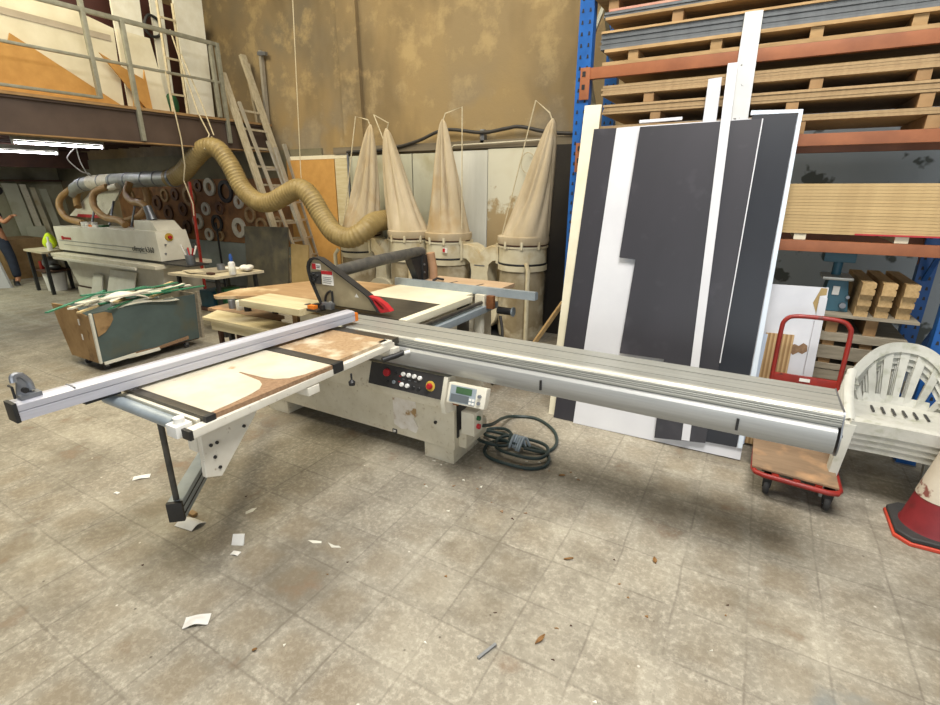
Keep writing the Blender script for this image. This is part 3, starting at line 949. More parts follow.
part('laminate_face', MB().prism(lamp, XY, .912, .914), 'laminate', brd, 'worn white laminate face')
part('table_board', MB().box(-2.60, -1.985, 1.953, 2.42, .862, .910), 'chip', saw, 'bare chipboard board at the far end of the crosscut table')
part('rear_bar', MB().box(-2.62, -1.97, 2.43, 2.51, .868, .908, .003), 'iron', saw, 'dark bar next to the sliding table')
part('corner_block', MB().box(-2.02, -1.96, 2.34, 2.43, .889, .91, .004), 'white_steel', saw)
part('lock_handle', MB().tube([(-1.97, 2.33, .80), (-1.92, 2.42, .815), (-1.90, 2.465, .825)], .018, 12), 'black', saw)
part('lock_handle', MB().tube([(-1.90, 2.455, .822), (-1.865, 2.49, .83)], .012, 12), 'white', saw)
part('clamp_knob', MB().tube([(-1.91, 1.98, .835), (-1.91, 1.98, .80), (-1.91, 1.98, .785), (-1.91, 1.98, .765)], [.006, .006, .02, .018], 12), 'black', saw)

# crosscut fence with flip stop
fp = [(-2.61, .93), (-2.535, .93), (-2.535, .968), (-2.541, .971), (-2.535, .974), (-2.535, 1.0), (-2.565, 1.008), (-2.572, 1.004), (-2.579, 1.008), (-2.61, 1.008)]
mb = MB()
A = [mb.bm.verts.new((x, .70, z)) for x, z in fp]
B = [mb.bm.verts.new((x + .09, 2.62, z)) for x, z in fp]
mb.bm.faces.new(A)
mb.bm.faces.new(B[::-1])
for i in range(len(fp)):
    j = (i + 1) % len(fp)
    mb.bm.faces.new((A[i], B[i], B[j], A[j]))
fence = part('crosscut_fence', mb, 'alu_fence', saw, 'long pale aluminium crosscut fence', smooth=0.3)
part('end_cap', MB().box(-2.614, -2.532, .684, .70, .926, 1.012, .004), 'black', fence)
part('fence_joint', MB().box(-2.612, -2.5335, .905, .911, .929, 1.010), 'steel', fence)
part('orange_stop', MB().box(-2.545, -2.45, 2.60, 2.66, .925, .985, .004), 'orange_plastic', fence, 'orange plastic block at the fence tip')
part('mount_bracket', MB().box(-2.57, -2.50, 2.2, 2.36, .908, .932), 'black', fence)
stop = part('flip_stop', MB().box(-2.605, -2.555, .725, .80, 1.008, 1.028, .004), 'steel', fence, 'grey flip stop')
part('stop_arm', MB().tube(smooth_path([(-2.58, 0.775, 1.035), (-2.59, 0.775, 1.07), (-2.59, 0.755, 1.105), (-2.585, 0.730, 1.11), (-2.58, 0.725, 1.085)], 5), [.013] * 21, 10), 'steel', stop)
part('stop_plate', MB().prism([(.725, 1.025), (.775, 1.025), (.785, 1.08), (.765, 1.115), (.735, 1.115), (.735, 1.075)], YZ, -2.60, -2.585), 'steel', stop)
part('stop_pin', MB().tube([(-2.57, .712, 1.02), (-2.57, .712, 1.07), (-2.60, .712, 1.072)], .005, 8), 'black', stop)
part('stop_knob', MB().tube([(-2.56, .745, 1.05), (-2.545, .745, 1.05)], .012, 12), 'black', stop)
part('stop_tongue', MB().box(-2.66, -2.53, .93, 1.08, .915, .928), 'black', fence)

# leg that carries the outer end
plate = [(1.12, .835), (1.43, .835), (1.40, .79), (1.185, .57), (1.11, .60)]
brk = part('support_bracket', MB().prism(plate, YZ, -2.035, -2.005, 0.003), 'white_steel', saw, 'white triangular support plate')
part('bracket_flange', MB().box(-2.10, -2.035, 1.11, 1.135, .72, .835, .003), 'white_steel', brk)
for y, z in ((1.155, .745), (1.185, .745), (1.18, .62), (1.33, .765), (1.165, .68)):
    part('bolt_head', MB().cyl((-2.005, y, z), (-1.998, y, z), .008, n=8), 'black', brk)
a0, a1 = V((-2.335, 1.115, .305)), V((-3.48, 2.42, .305))
arm = part('swing_arm', MB().bar(a0, a1, .07, .105, bev=0.004), 'steel_blue', saw, 'blue grey swing arm')
dr = (a1 - a0).normalized()
part('end_cap', MB().bar(a0 - dr * .022, a0, .073, .108, bev=0.004), 'black', arm)
sd = dr.cross(V((0, 0, 1)))
for h in (.02, -.02):
    part('arm_groove', MB().bar(a0 + sd * .035 + V((0, 0, h)), a1 + sd * .035 + V((0, 0, h)), .004, .008), 'black', arm)
part('support_rod', MB().cyl((-2.345, 1.13, .36), (-2.30, 1.11, .84), .014, n=14), 'black_dusty', saw, 'dark vertical support rod')

# cast table, extension table and rip fence behind the blade
tb = part('cast_table', MB().box(-3.15, -2.275, 2.905, 3.50, .85, .90, .004), 'iron', saw, 'dark cast iron saw table')
part('table_edge', MB().box(-2.272, -2.20, 2.905, 3.92, .845, .902, .003), 'cream_sheet', saw, 'pale edge strip of the saw table')
part('extension_table', MB().box(-3.15, -2.275, 3.505, 4.10, .855, .899, .003), 'cream_sheet', saw, 'pale rear extension table')
part('rear_plate', MB().box(-2.95, -2.05, 4.14, 4.52, .90, .94, .003), mat('pink_beige_plate', '#c5a98a', '#b59878', 4, 0.5), saw, 'pinkish plate behind the rip fence')
for x in (-2.62, -2.32):
    part('plate_slot', MB().bar((x, 4.20, .94), (x + .02, 4.32, .94), .02, .004), 'black', saw)
part('clamp_lever', MB().tube([(-2.84, 4.22, .94), (-2.80, 4.25, .965), (-2.72, 4.24, .96)], .012, 8), 'black', saw)
rf = part('rip_fence', MB().prism([(4.055, .892), (4.125, .892), (4.125, .95), (4.10, .965), (4.055, .965)], YZ, -3.2, -1.64), 'steel_blue', saw, 'blue grey rip fence bar')
part('fence_head', MB().box(-2.22, -2.12, 4.0, 4.05, .72, .90, .004), 'cream', rf)
part('fence_head', MB().box(-2.10, -2.03, 4.0, 4.05, .78, .90, .004), 'brass', rf)
part('rail_beam', MB().box(-2.19, -2.10, 2.93, 4.25, .74, .80, .004), 'steel_blue', saw, 'blue grey fence rail')
part('round_rail', MB().cyl((-2.15, 2.93, .83), (-2.15, 4.25, .83), .018, n=14), 'iron', saw)
part('rail_leg', MB().box(-2.21, -2.14, 3.98, 4.04, 0, .74, .004), 'cream_clean', saw)
part('crank_motor', MB().cyl((-2.05, 4.15, .74), (-1.90, 4.15, .74), .035, n=16), 'black', saw)
part('motor_cap', MB().cyl((-1.90, 4.15, .74), (-1.885, 4.15, .74), .045, n=16), 'steel_blue', saw)
part('loose_cable', MB().tube(smooth_path([(-2.0, 4.1, .70), (-1.95, 4.05, .5), (-1.98, 4.0, .2), (-2.05, 4.05, .02)], 5), .015, 8), 'cable_black', saw)
part('throat_plate', MB().box(-3.14, -3.02, 2.80, 2.97, .885, .905, .003), 'iron', saw)

# overhead blade guard
GS = lambda a: -2.465 + (a + 2.465) * 1.15
gp = [(-3.02, .925), (-3.10, 1.12), (-3.118, 1.20), (-3.118, 1.245), (-3.105, 1.285), (-3.08, 1.315), (-3.04, 1.33), (-2.995, 1.325), (-2.95, 1.30), (-2.565, 1.055), (-2.53, 1.02), (-2.465, .925)]
cx_, cz_ = -2.85, 1.10
inn = []
for i, (a, b) in enumerate(gp):
    d = V((cx_ - a, cz_ - b, 0)).normalized()
    inn.append((a + d.x * .022, b + d.y * .022 if b > .93 else b))
guard = part('guard_rim', MB().rim(gp, inn, XZ, 2.915, 2.985), 'black', saw, 'black rim of the blade guard')
part('guard_sheet', MB().prism(inn, XZ, 2.935, 2.965), 'grey_guard', guard, 'smoky brown guard sheet')
part('guard_window', MB().prism([(-3.09, 1.10), (-3.085, 1.20), (-2.99, 1.21), (-3.0, 1.10)], XZ, 2.926, 2.934), 'panel_black', guard)
for cx, cz in ((-3.06, 1.13), (-3.03, 1.17), (-3.07, 1.18)):
    part('clamp_knob', MB().tube([(cx, 2.926, cz), (cx, 2.912, cz)], [.017, .013], 12), 'black', guard)
hand_o = [(-2.56, 1.05), (-2.50, 1.04), (-2.43, 1.00), (-2.385, .955), (-2.38, .945), (-2.45, .925), (-2.475, .925), (-2.525, 1.02)]
hand_i = [(-2.525, 1.025), (-2.495, 1.02), (-2.455, .99), (-2.43, .962), (-2.432, .955), (-2.455, .95), (-2.465, .955), (-2.51, 1.01)]
part('nose_handle', MB().rim(hand_o, hand_i, XZ, 2.925, 2.975), 'red', guard, 'red nose of the blade guard')
st = part('brand_sticker', MB().box(-3.07, -2.99, 2.929, 2.9345, 1.225, 1.275), 'white', guard, 'red and white sticker')
part('sticker_red', MB().box(-3.07, -3.035, 2.9265, 2.9288, 1.226, 1.274), 'red', st)
for k in range(2):
    part('text_line', MB().box(-3.028, -2.998 + .004 * k, 2.927, 2.929, 1.238 + k * .014, 1.246 + k * .014), 'steel', st)
ws = part('warning_sticker', MB().box(-2.985, -2.88, 2.929, 2.9345, 1.10, 1.22), 'white', guard, 'white warning sticker with red heading')
part('sticker_red', MB().box(-2.985, -2.88, 2.9265, 2.9288, 1.19, 1.22), 'red', ws)
for k in range(4):
    part('text_line', MB().box(-2.975, -2.90 + .01 * (k % 2), 2.927, 2.929, 1.115 + k * .016, 1.120 + k * .016), 'steel', ws)
part('warning_triangle', MB().prism([(-2.69, 1.025), (-2.655, 1.025), (-2.6725, 1.055)], XZ, 2.931, 2.9345), 'white', guard)
arc = [(-2.90 + .075 * math.cos(a), .945 + .105 * math.sin(a)) for a in [PI * (.5 + .5 * k / 8) for k in range(9)]]
part('slot_edge', MB().tube([(-2.90, 2.93, .945)] + [(a, 2.93, b) for a, b in arc], .009, 8), 'black', guard)
part('blade_screw', MB().tube([(-2.90, 2.93, .93), (-2.90, 2.90, .95)], .02, 10), 'steel', guard)
part('riving_clamp', MB().box(-2.95, -2.86, 2.86, 2.90, .905, .96, .006), 'steel', guard)
for cx in (-3.01, -2.94):
    part('clamp_foot', MB().box(cx - .02, cx + .02, 2.84, 2.90, .9, .94, .004), 'black', guard)
part('orange_stop', MB().box(-3.04, -2.98, 2.80, 2.85, .905, .935, .004), 'orange_plastic', guard)
for o_ in [guard] + list(guard.children_recursive):
    og = ORG[saw.name]
    for v_ in o_.data.vertices:
        v_.co.x = GS(v_.co.x + og.x) - og.x
        v_.co.z = .925 + (v_.co.z - .925) * (.955 if v_.co.z > .925 else 1)
ga = part('guard_arm', MB().tube([(-3.0, 2.985, 1.185), (-3.0, 3.6, 1.215), (-3.0, 4.20, 1.225), (-3.0, 4.27, 1.215)], .052, 20), 'black_dusty', saw, 'dusty black overhead arm of the blade guard')
part('arm_post', MB().box(-3.06, -2.94, 4.20, 4.30, .86, 1.19, .01), 'black', saw)
part('post_hose', MB().tube([(-2.90, 4.33, .86), (-2.905, 4.33, 1.05), (-2.92, 4.31, 1.21)], .045, 14), mat('pink_brown_hose', '#b08a6a', '#9c7858', 8, 0.6), saw)
part('arm_bracket', MB().prism([(4.02, 1.18), (4.2, 1.18), (4.2, .95), (4.15, .95)], YZ, -3.04, -2.96), 'black', saw)
for z in (1.02, 1.10):
    part('bolt_head', MB().cyl((-2.94, 4.22, z), (-2.93, 4.22, z), .01, n=8), 'steel', saw)
part('table_apron', MB().box(-3.1, -2.35, 3.86, 4.12, .5, .85), 'iron', saw)
part('post_foot', MB().box(-3.1, -2.3, 4.12, 4.5, 0, .855, .01), 'cream', saw)

# mains cable coiled on the floor by the saw
mb = MB()
ctrl = [(-1.46, 2.70, .30), (-1.44, 2.85, .25), (-1.55, 3.25, .10), (-1.56, 3.48, .02), (-1.38, 3.55, .014), (-1.18, 3.42, .014), (-1.08, 3.22, .014), (-1.11, 3.06, .014), (-1.25, 3.0, .04)]
mb.tube(smooth_path(ctrl, 8), .0125, 10)
mb.tube(smooth_path([(-1.25, 3.0, .055), (-1.42, 3.02, .05), (-1.60, 3.06, .03), (-1.62, 3.16, .03), (-1.52, 3.22, .03), (-1.42, 3.14, .05), (-1.38, 3.02, .06)], 8), .0125, 10)
for r, cx, cy, z, e in ((.245, -1.28, 2.93, .016, .68), (.13, -1.50, 3.02, .045, .8), (.20, -1.27, 3.0, .045, .72)):
    mb.tube([(cx + r * math.cos(a) * 1.0, cy + r * e * math.sin(a), z + .008 * math.sin(3 * a)) for a in [2 * PI * k / 40 for k in range(40)]], .0125, 10, True)
cb = thing('power_cable', 'dark green mains cable coiled on the floor by the saw', 'cable', (-1.3, 3.0, 0))
part('cable', mb, 'cable', cb)
tie = MB()
for k in range(5):
    a = k * 1.3
    tie.tube(smooth_path([(-1.36 + .02 * k, 2.98 + .02 * math.sin(a), .02), (-1.34 + .02 * k, 3.03, .11), (-1.31 + .02 * k, 3.05 + .03 * math.cos(a), .03)], 4), .010, 8)
part('cable_tie', tie, 'steel_blue', cb, 'grey tie that bundles the coil')

# ------------------------------------------------------------------ boards on trestles left of the saw
bt = thing('board_table', 'low table of orange plywood with a pale board along its front', 'table', (-3.75, 3.4, 0))
part('table_top', MB().prism([(-4.36, 2.80), (-4.28, 2.76), (-3.82, 3.09), (-3.17, 3.09), (-3.17, 4.05), (-4.02, 4.02), (-4.42, 3.1)], XY, .868, .893), 'ply', bt, 'orange plywood top')
fb = part('front_board', MB().box(-3.93, -3.17, 2.75, 3.085, .845, .902, .003), 'ply_pale', bt, 'pale board along the front edge')
part('board_hole', MB().lathe([(0, 0), (.03, 0), (.03, .001), (0, .001)], (-3.26, 2.93, .9022), 'z', 14), 'black', fb)
for x, y in ((-3.85, 3.55), (-3.30, 3.55), (-3.85, 3.9), (-3.25, 3.9)):
    part('leg', MB().box(x - .035, x + .035, y - .035, y + .035, 0, .866), 'bearer', bt)
part('cross_rail', MB().box(-3.9, -3.2, 3.5, 3.55, .72, .83), 'deck_board', bt)
for x, y in ((-3.55, 3.04), (-3.28, 3.04)):
    part('hanger', MB().box(x - .03, x + .03, y - .02, y + .04, .655, .845), 'bearer', bt)
part('leg', MB().box(-4.20, -4.16, 3.30, 3.34, 0, .866), 'black', bt)

pb = thing('plank_bench', 'narrow pale plank bench between the scrap bin and the saw', 'bench', (-3.75, 2.9, 0))
part('plank', MB().hexa([(-4.60, 2.80, .625), (-3.0, 2.78, .625), (-3.0, 3.06, .625), (-4.74, 3.06, .625)], [(-4.60, 2.80, .65), (-3.0, 2.78, .65), (-3.0, 3.06, .65), (-4.74, 3.06, .65)]), 'ply_pale', pb)
part('apron', MB().box(-4.52, -3.05, 2.83, 2.855, .53, .625), 'ply_pale', pb)
for x in (-4.30, -3.2):
    for y in (2.88, 3.02):
        part('leg', MB().box(x - .02, x + .02, y - .02, y + .02, 0, .625), 'black', pb)
solo_shelf = thing('low_shelf', 'low dark timber shelf behind the pale plank bench', 'shelf', (-4.6, 3.25, 0))
part('shelf_board', MB().prism([(-5.0, 3.12), (-4.0, 3.12), (-4.0, 3.28), (-5.0, 3.42)], XY, .60, .63), 'deck_board', solo_shelf)
for x, y in ((-4.9, 3.16), (-4.85, 3.34), (-4.06, 3.15), (-4.06, 3.25)):
    part('leg', MB().box(x - .02, x + .02, y - .02, y + .02, 0, .60), 'dark_wood', solo_shelf)
for i, (x, y, r, m, lab) in enumerate(((-4.75, 3.24, .035, 'steel', 'small grey tin, leftmost on the low timber shelf'), (-4.62, 3.24, .04, 'offcut_white', 'small white tin between the grey tins on the low timber shelf'), (-4.5, 3.24, .035, 'black', 'small dark tin on the low timber shelf'))):
    mb = MB().lathe([(0, 0), (r, 0), (r, .09), (r * .92, .092), (r * .92, .1), (0, .1)], (x, y, .63), 'z', 16)
    solo('tin', mb, m, lab, 'tin')
solo('wood_scrap', MB().prism([(-4.05, 2.42), (-3.88, 2.38), (-3.84, 2.47), (-3.98, 2.52)], XY, 0, .03), 'offcut_white', 'pale wood scrap on the floor below the plank bench', 'scrap')

# ------------------------------------------------------------------ scrap bin on castors
sb = thing('scrap_bin', 'blue green board bin on castors full of offcuts', 'bin', (-6.05, 2.85, 0))
y0, y1 = 2.36, 3.44
part('front_panel', MB().hexa([(-5.80, y0, .10), (-5.78, y0, .10), (-5.78, y1, .10), (-5.80, y1, .10)], [(-5.77, y0, .645), (-5.75, y0, .645), (-5.725, y1, .645), (-5.745, y1, .645)]), 'bin_blue', sb, 'stained blue green front')
endp = part('end_panel', MB().prism([(-6.38, .10), (-5.79, .10), (-5.765, .625), (-5.84, .60), (-5.96, .62), (-6.05, .675), (-6.55, .66), (-6.50, .45)], XZ, y0 - .02, y0), 'bin_wood', sb, 'brown board end of the bin')
part('end_edge', MB().bar((-5.782, y0 - .012, .10), (-5.758, y0 - .012, .635), .022, .03), 'offcut_white', endp)
for x, z in ((-6.02, .52), (-6.02, .36)):
    part('paper_scrap', MB().box(x - .012, x + .012, y0 - .024, y0 - .0205, z - .035, z + .03), 'paper', endp)
part('corner_patch', MB().prism([(2.37, .63), (2.54, .635), (2.54, .54), (2.50, .48), (2.44, .42), (2.37, .39)], YZ, -5.768, -5.748), 'bin_wood', sb, 'torn brown corner of the bin front')
part('end_panel', MB().prism([(-6.30, .10), (-5.79, .10), (-5.735, .655), (-6.55, .655)], XZ, y1, y1 + .025), 'grey_ply', sb)
part('back_panel', MB().hexa([(-6.30, y0, .10), (-6.28, y0, .10), (-6.28, y1, .10), (-6.30, y1, .10)], [(-6.60, y0, .62), (-6.58, y0, .62), (-6.58, y1, .62), (-6.60, y1, .62)]), 'bin_blue', sb)
part('bottom_panel', MB().box(-6.29, -5.79, y0, y1, .085, .105), 'dark_wood', sb)
part('end_post', MB().bar((-5.765, y1 + .03, .10), (-5.72, y1 + .03, .67), .03, .045), 'grey_ply', sb)
part('broken_edge', MB().prism([(2.37, .10), (2.75, .13), (2.9, .12), (3.3, .16), (3.3, .12), (2.95, .095), (2.6, .085)], YZ, -5.777, -5.765), 'chip_edge', sb)
for y, dx in ((2.62, .0), (2.86, .03)):
    part('splinter', MB().bar((-5.76, y - .25, .095), (-5.72 + dx, y + .05, .12), .02, .03), 'offcut_white', sb)
for x, y in ((-5.84, 2.42), (-5.84, 3.30), (-6.22, 2.42), (-6.22, 3.30)):
    c = part('castor', MB().lathe([(0, -.014), (.032, -.014), (.036, 0), (.032, .014), (0, .014)], (x, y, .037), 'x', 14), 'rubber', sb)
    part('castor_fork', MB().box(x - .022, x + .022, y - .015, y + .015, .04, .085), 'steel', c)

# the offcuts on the heap: every strip its own thing
rnd = random.Random(11)
def offcut(x, y, z, ln, w, t, ang, tilt, m, label, group):
    d = V((math.cos(ang) * math.cos(tilt), math.sin(ang) * math.cos(tilt), math.sin(tilt)))
    c = V((x, y, z))
    mb = MB().bar(c - d * ln / 2, c + d * ln / 2, w, t)
    return solo('offcut_strip', mb, m, label, 'offcut', group)
offcut(-6.12, 2.42, .72, .95, .03, .012, math.radians(125), .03, 'green_edge', 'longest green strip, sticking out past the left end of the scrap bin', None)
offcut(-6.10, 2.52, .68, .62, .045, .016, math.radians(122), -.02, 'offcut_white', 'white strip resting on the left end board of the scrap bin', None)
offcut(-5.95, 2.52, .665, .55, .04, .016, math.radians(118), .03, 'offcut_wood', 'bare wood strip at the left front corner of the scrap bin', None)
lz = .64
for k in range(11):
    u = rnd.random()
    offcut(-6.12 + .42 * rnd.random(), 2.70 + .55 * u, .67 + .012 * k * .9, .35 + .35 * rnd.random(), .025 + .03 * rnd.random(), .012, math.radians(98 + rnd.uniform(-14, 16)), rnd.uniform(-.06, .08), 'green_edge', 'narrow green laminate strip lying across the heap in the scrap bin', 'green strips in the scrap bin')
for k in range(10):
    u = rnd.random()
    offcut(-6.10 + .40 * rnd.random(), 2.68 + .56 * u, .675 + .012 * k * .9, .35 + .4 * rnd.random(), .03 + .035 * rnd.random(), .014, math.radians(98 + rnd.uniform(-18, 20)), rnd.uniform(-.06, .08), 'offcut_white', 'narrow white offcut lying across the heap in the scrap bin', 'white strips in the scrap bin')
for k in range(7):
    offcut(-6.12 + .42 * rnd.random(), 2.68 + .56 * rnd.random(), .685 + .012 * k, .3 + .4 * rnd.random(), .03 + .02 * rnd.random(), .016, math.radians(98 + rnd.uniform(-35, 35)), rnd.uniform(-.05, .1), 'offcut_wood', 'narrow bare wood offcut lying across the heap in the scrap bin', 'wood strips in the scrap bin')
offcut(-6.02, 2.62, .735, .60, .11, .012, math.radians(112), .02, 'offcut_white', 'wide white board offcut on top of the heap in the scrap bin', None)
offcut(-5.93, 3.06, .735, .50, .09, .012, math.radians(92), .03, 'white_sheet', 'wide pale board offcut on the right half of the scrap heap', None)
mb = MB().grid(lambda u, v: (-5.92 + .28 * (v - .5) + .05 * u, 2.58 + .36 * u, .735 + .045 * math.sin(u * PI * 1.1) - .05 * abs(v - .35)), 8, 4, .004)
solo('paper_sheet', mb, 'paper', 'creased white paper sheet on top of the scrap heap', 'paper')
mb = MB().grid(lambda u, v: (-5.80 + .14 * (v - .5) + .06 * u, 2.60 + .62 * u, .665 + .02 * math.sin(u * 5) - .02 * v), 10, 3, .004)
solo('offcut_strip', mb, 'offcut_white', 'long white strip along the front edge of the scrap bin', 'offcut')

# ------------------------------------------------------------------ edge bander under the loft
eb = thing('edge_bander', 'long cream edge banding machine under the loft', 'machine', (-9.2, 4.5, 0))
mb = MB().prism([(-10.60, .14), (-7.95, .14), (-7.80, .70), (-10.95, .70)], XZ, 4.28, 4.95)
mb.box(-10.62, -7.95, 4.25, 4.98, 0, .14)
part('base_cabinet', mb, 'cream_clean', eb)
part('base_gap', MB().box(-10.58, -8.0, 4.262, 4.27, .142, .17), 'dark_wood', eb)
part('table_rail', MB().box(-10.83, -7.60, 4.05, 4.95, .70, .755, .006), 'cream', eb)
part('feed_rail', MB().box(-10.7, -8.1, 4.02, 4.05, .66, .70, .004), 'cream_clean', eb)
hood = part('hood', MB().hexa([(-10.83, 4.20, .80), (-7.67, 4.20, .80), (-7.66, 4.72, .80), (-10.83, 4.72, .80)], [(-10.86, 4.20, 1.20), (-7.70, 4.20, 1.24), (-7.68, 4.66, 1.24), (-10.86, 4.72, 1.20)], .012), 'cream_clean', eb, 'cream hood of the edge bander')
part('track_gap', MB().box(-10.80, -7.68, 4.24, 4.66, .752, .80), 'black', eb)
part('hood_line', MB().box(-10.75, -8.02, 4.194, 4.199, .965, .972), 'steel', hood)
part('hood_line', MB().box(-10.60, -8.02, 4.194, 4.199, .90, .904), 'steel', hood)
part('top_box', MB().hexa([(-8.36, 4.26, 1.23), (-7.74, 4.26, 1.24), (-7.70, 4.62, 1.24), (-8.36, 4.62, 1.23)], [(-8.36, 4.28, 1.375), (-7.90, 4.28, 1.375), (-7.84, 4.60, 1.375), (-8.36, 4.60, 1.375)], .008), 'cream_clean', hood)
text('lettering', 'olimpic k360', .115, (-8.10, 4.193, .955), FACE_NEG_Y, 'black', hood)
lg = part('logo', MB().box(-10.62, -10.56, 4.190, 4.199, .985, 1.045), 'red', hood, 'small red logo')
for k in range(5):
    part('logo_letter', MB().box(-10.54 + k * .05, -10.505 + k * .05, 4.190, 4.199, .995, 1.03), 'red', hood)
part('stop_plate', MB().cyl((-7.685, 4.38, 1.145), (-7.665, 4.38, 1.145), .058, n=20), 'yellow', hood)
part('emergency_stop', MB().cyl((-7.665, 4.38, 1.145), (-7.635, 4.38, 1.145), .026, n=14), 'red', hood, 'red emergency stop')
for y, z in ((4.30, 1.04), (4.28, .91)):
    part('hood_lock', MB().cyl((-7.675, y, z), (-7.655, y, z), .012, n=10), 'steel', hood)
for x in (-10.3, -10.15, -9.95):
    part('dust_port', MB().cyl((x, 4.45, 1.19), (x, 4.45, 1.28), .05, n=12), 'white', hood)
for x, m in ((-10.0, 'orange_plastic'), (-9.85, 'white'), (-9.68, 'foliage_green')):
    part('glue_canister', MB().box(x - .06, x + .06, 4.40, 4.52, 1.2, 1.245, .01), m, hood)
part('end_tray', MB().box(-7.66, -6.98, 4.18, 4.50, .77, .79), 'panel_black', eb)
# opened lid with red stripe behind
lid = part('open_lid', MB().hexa([(-11.75, 4.86, 1.33), (-10.40, 4.86, 1.33), (-10.40, 4.89, 1.33), (-11.75, 4.89, 1.33)], [(-10.94, 4.98, 1.80), (-9.90, 4.98, 1.84), (-9.90, 5.01, 1.84), (-10.94, 5.01, 1.80)]), 'cream', eb, 'raised pale lid with a red band')
part('lid_band', MB().hexa([(-11.45, 4.85, 1.315), (-10.42, 4.85, 1.315), (-10.42, 4.858, 1.315), (-11.45, 4.858, 1.315)], [(-11.40, 4.86, 1.37), (-10.38, 4.86, 1.37), (-10.38, 4.868, 1.37), (-11.40, 4.868, 1.37)]), 'red', lid)
for x in (-10.45, -9.85, -9.15):
    part('gas_strut', MB().cyl((x, 4.62, 1.2), (x - .12, 4.84, 1.62), .018, n=10), 'steel', eb)

solo('leaning_sheet', MB().hexa([(-9.90, 4.10, 0), (-9.55, 4.10, 0), (-9.55, 4.12, 0), (-9.90, 4.12, 0)], [(-9.88, 4.225, .44), (-9.58, 4.225, .44), (-9.58, 4.245, .44), (-9.88, 4.245, .44)]), 'offcut_white', 'small pale sheet leaning on the edge bander base, left one', 'sheet')
solo('leaning_sheet', MB().hexa([(-9.32, 4.06, 0), (-8.55, 4.06, 0), (-8.55, 4.08, 0), (-9.32, 4.08, 0)], [(-9.27, 4.22, .56), (-8.50, 4.22, .56), (-8.50, 4.24, .56), (-9.27, 4.24, .56)]), 'offcut_white', 'wide pale sheet leaning on the edge bander base behind the scrap bin', 'sheet')

# duct with branches, wide flexible hose
duct = thing('extraction_duct', 'metal extraction duct hanging above the edge bander', 'duct', (-9.4, 4.8, 1.95))
part('pipe', MB().tube([(-11.3, 4.8, 1.74), (-11.15, 4.8, 1.83), (-10.85, 4.8, 1.90), (-10.3, 4.8, 1.94), (-9.3, 4.8, 1.965), (-8.05, 4.8, 1.985)], [.085, .10, .112, .117, .117, .115], 22), 'duct', duct)
for x, z in ((-10.75, 1.91), (-10.1, 1.948), (-9.7, 1.955), (-9.25, 1.966), (-8.75, 1.974), (-8.4, 1.98)):
    part('duct_clamp', MB().tube([(x - .012, 4.8, z), (x + .012, 4.8, z)], .124, 22), 'steel', duct)
part('duct_sleeve', MB().tube([(-10.5, 4.8, 1.932), (-9.78, 4.8, 1.953)], .121, 22), 'cream', duct, 'pale taped section of the duct')
def branch(pts, r, label):
    return part('branch_hose', MB().tube(smooth_path(pts, 8), r, 12), 'hose_small', duct, label)
branch([(-11.20, 4.75, 1.82), (-11.45, 4.66, 1.66), (-11.42, 4.6, 1.48), (-11.0, 4.5, 1.32), (-10.35, 4.45, 1.26)], .055, None)
branch([(-11.0, 4.82, 1.86), (-11.28, 4.85, 1.68), (-11.2, 4.8, 1.5)], .06, None)
branch([(-9.75, 4.68, 1.86), (-10.0, 4.58, 1.76), (-9.98, 4.52, 1.55), (-9.6, 4.47, 1.38), (-9.15, 4.46, 1.34), (-8.98, 4.46, 1.27)], .055, None)
branch([(-9.05, 4.92, 1.88), (-9.05, 4.92, 1.62), (-9.15, 4.80, 1.40), (-9.4, 4.65, 1.30)], .055, None)
branch([(-9.0, 4.66, 1.92), (-8.95, 4.56, 1.74), (-8.7, 4.5, 1.64), (-8.42, 4.47, 1.62), (-8.25, 4.46, 1.55)], .055, None)
part('branch_nozzle', MB().tube([(-8.25, 4.46, 1.57), (-8.20, 4.46, 1.44), (-8.18, 4.46, 1.37)], [.06, .065, .075], 14), 'steel', duct, 'shiny metal nozzle on top of the hood')
part('branch_collar', MB().cyl((-9.62, 4.66, 1.84), (-9.40, 4.68, 1.88), .05, n=12), 'cream', duct)

hp = smooth_path([(-8.12, 4.8, 1.985), (-7.99, 4.8, 2.0), (-7.757, 4.82, 2.07), (-7.50, 4.86, 2.25), (-7.262, 4.90, 2.39), (-7.043, 4.95, 2.385), (-6.874, 5.0, 2.162), (-6.687, 5.02, 1.83), (-6.432, 5.05, 1.655), (-6.168, 5.08, 1.652), (-5.905, 5.12, 1.755), (-5.664, 5.15, 1.835), (-5.46, 5.15, 1.73), (-5.275, 5.15, 1.48), (-5.03, 5.12, 1.26), (-4.77, 5.14, 1.205), (-4.61, 5.24, 1.30), (-4.63, 5.45, 1.385), (-4.655, 5.72, 1.41), (-4.665, 5.95, 1.42)], 22)
dd = [0.0]
for a, b in zip(hp, hp[1:]):
    dd.append(dd[-1] + (b - a).length)
nr = int(dd[-1] / .016)
up_, j = [], 0
for i in range(nr + 1):
    s_ = dd[-1] * i / nr
    while j < len(dd) - 2 and dd[j + 1] < s_:
        j += 1
    up_.append(hp[j].lerp(hp[j + 1], (s_ - dd[j]) / max(dd[j + 1] - dd[j], 1e-6)))
rr = [(.122 + .010 * min(i / nr, 1)) + (.008 if i % 3 else -.010) for i in range(nr + 1)]
mb = MB().tube(up_, rr, 20)
hose = thing('flexible_hose', 'wide ribbed yellowish extraction hose sagging from duct to dust collector', 'hose', (-6.2, 5.0, 1.3))
part('ribbed_hose', mb, 'hose', hose, smooth=2.5)
part('hose_clamp', MB().tube([(-8.02, 4.8, 1.99), (-7.98, 4.805, 1.992)], .140, 20), 'steel', hose)
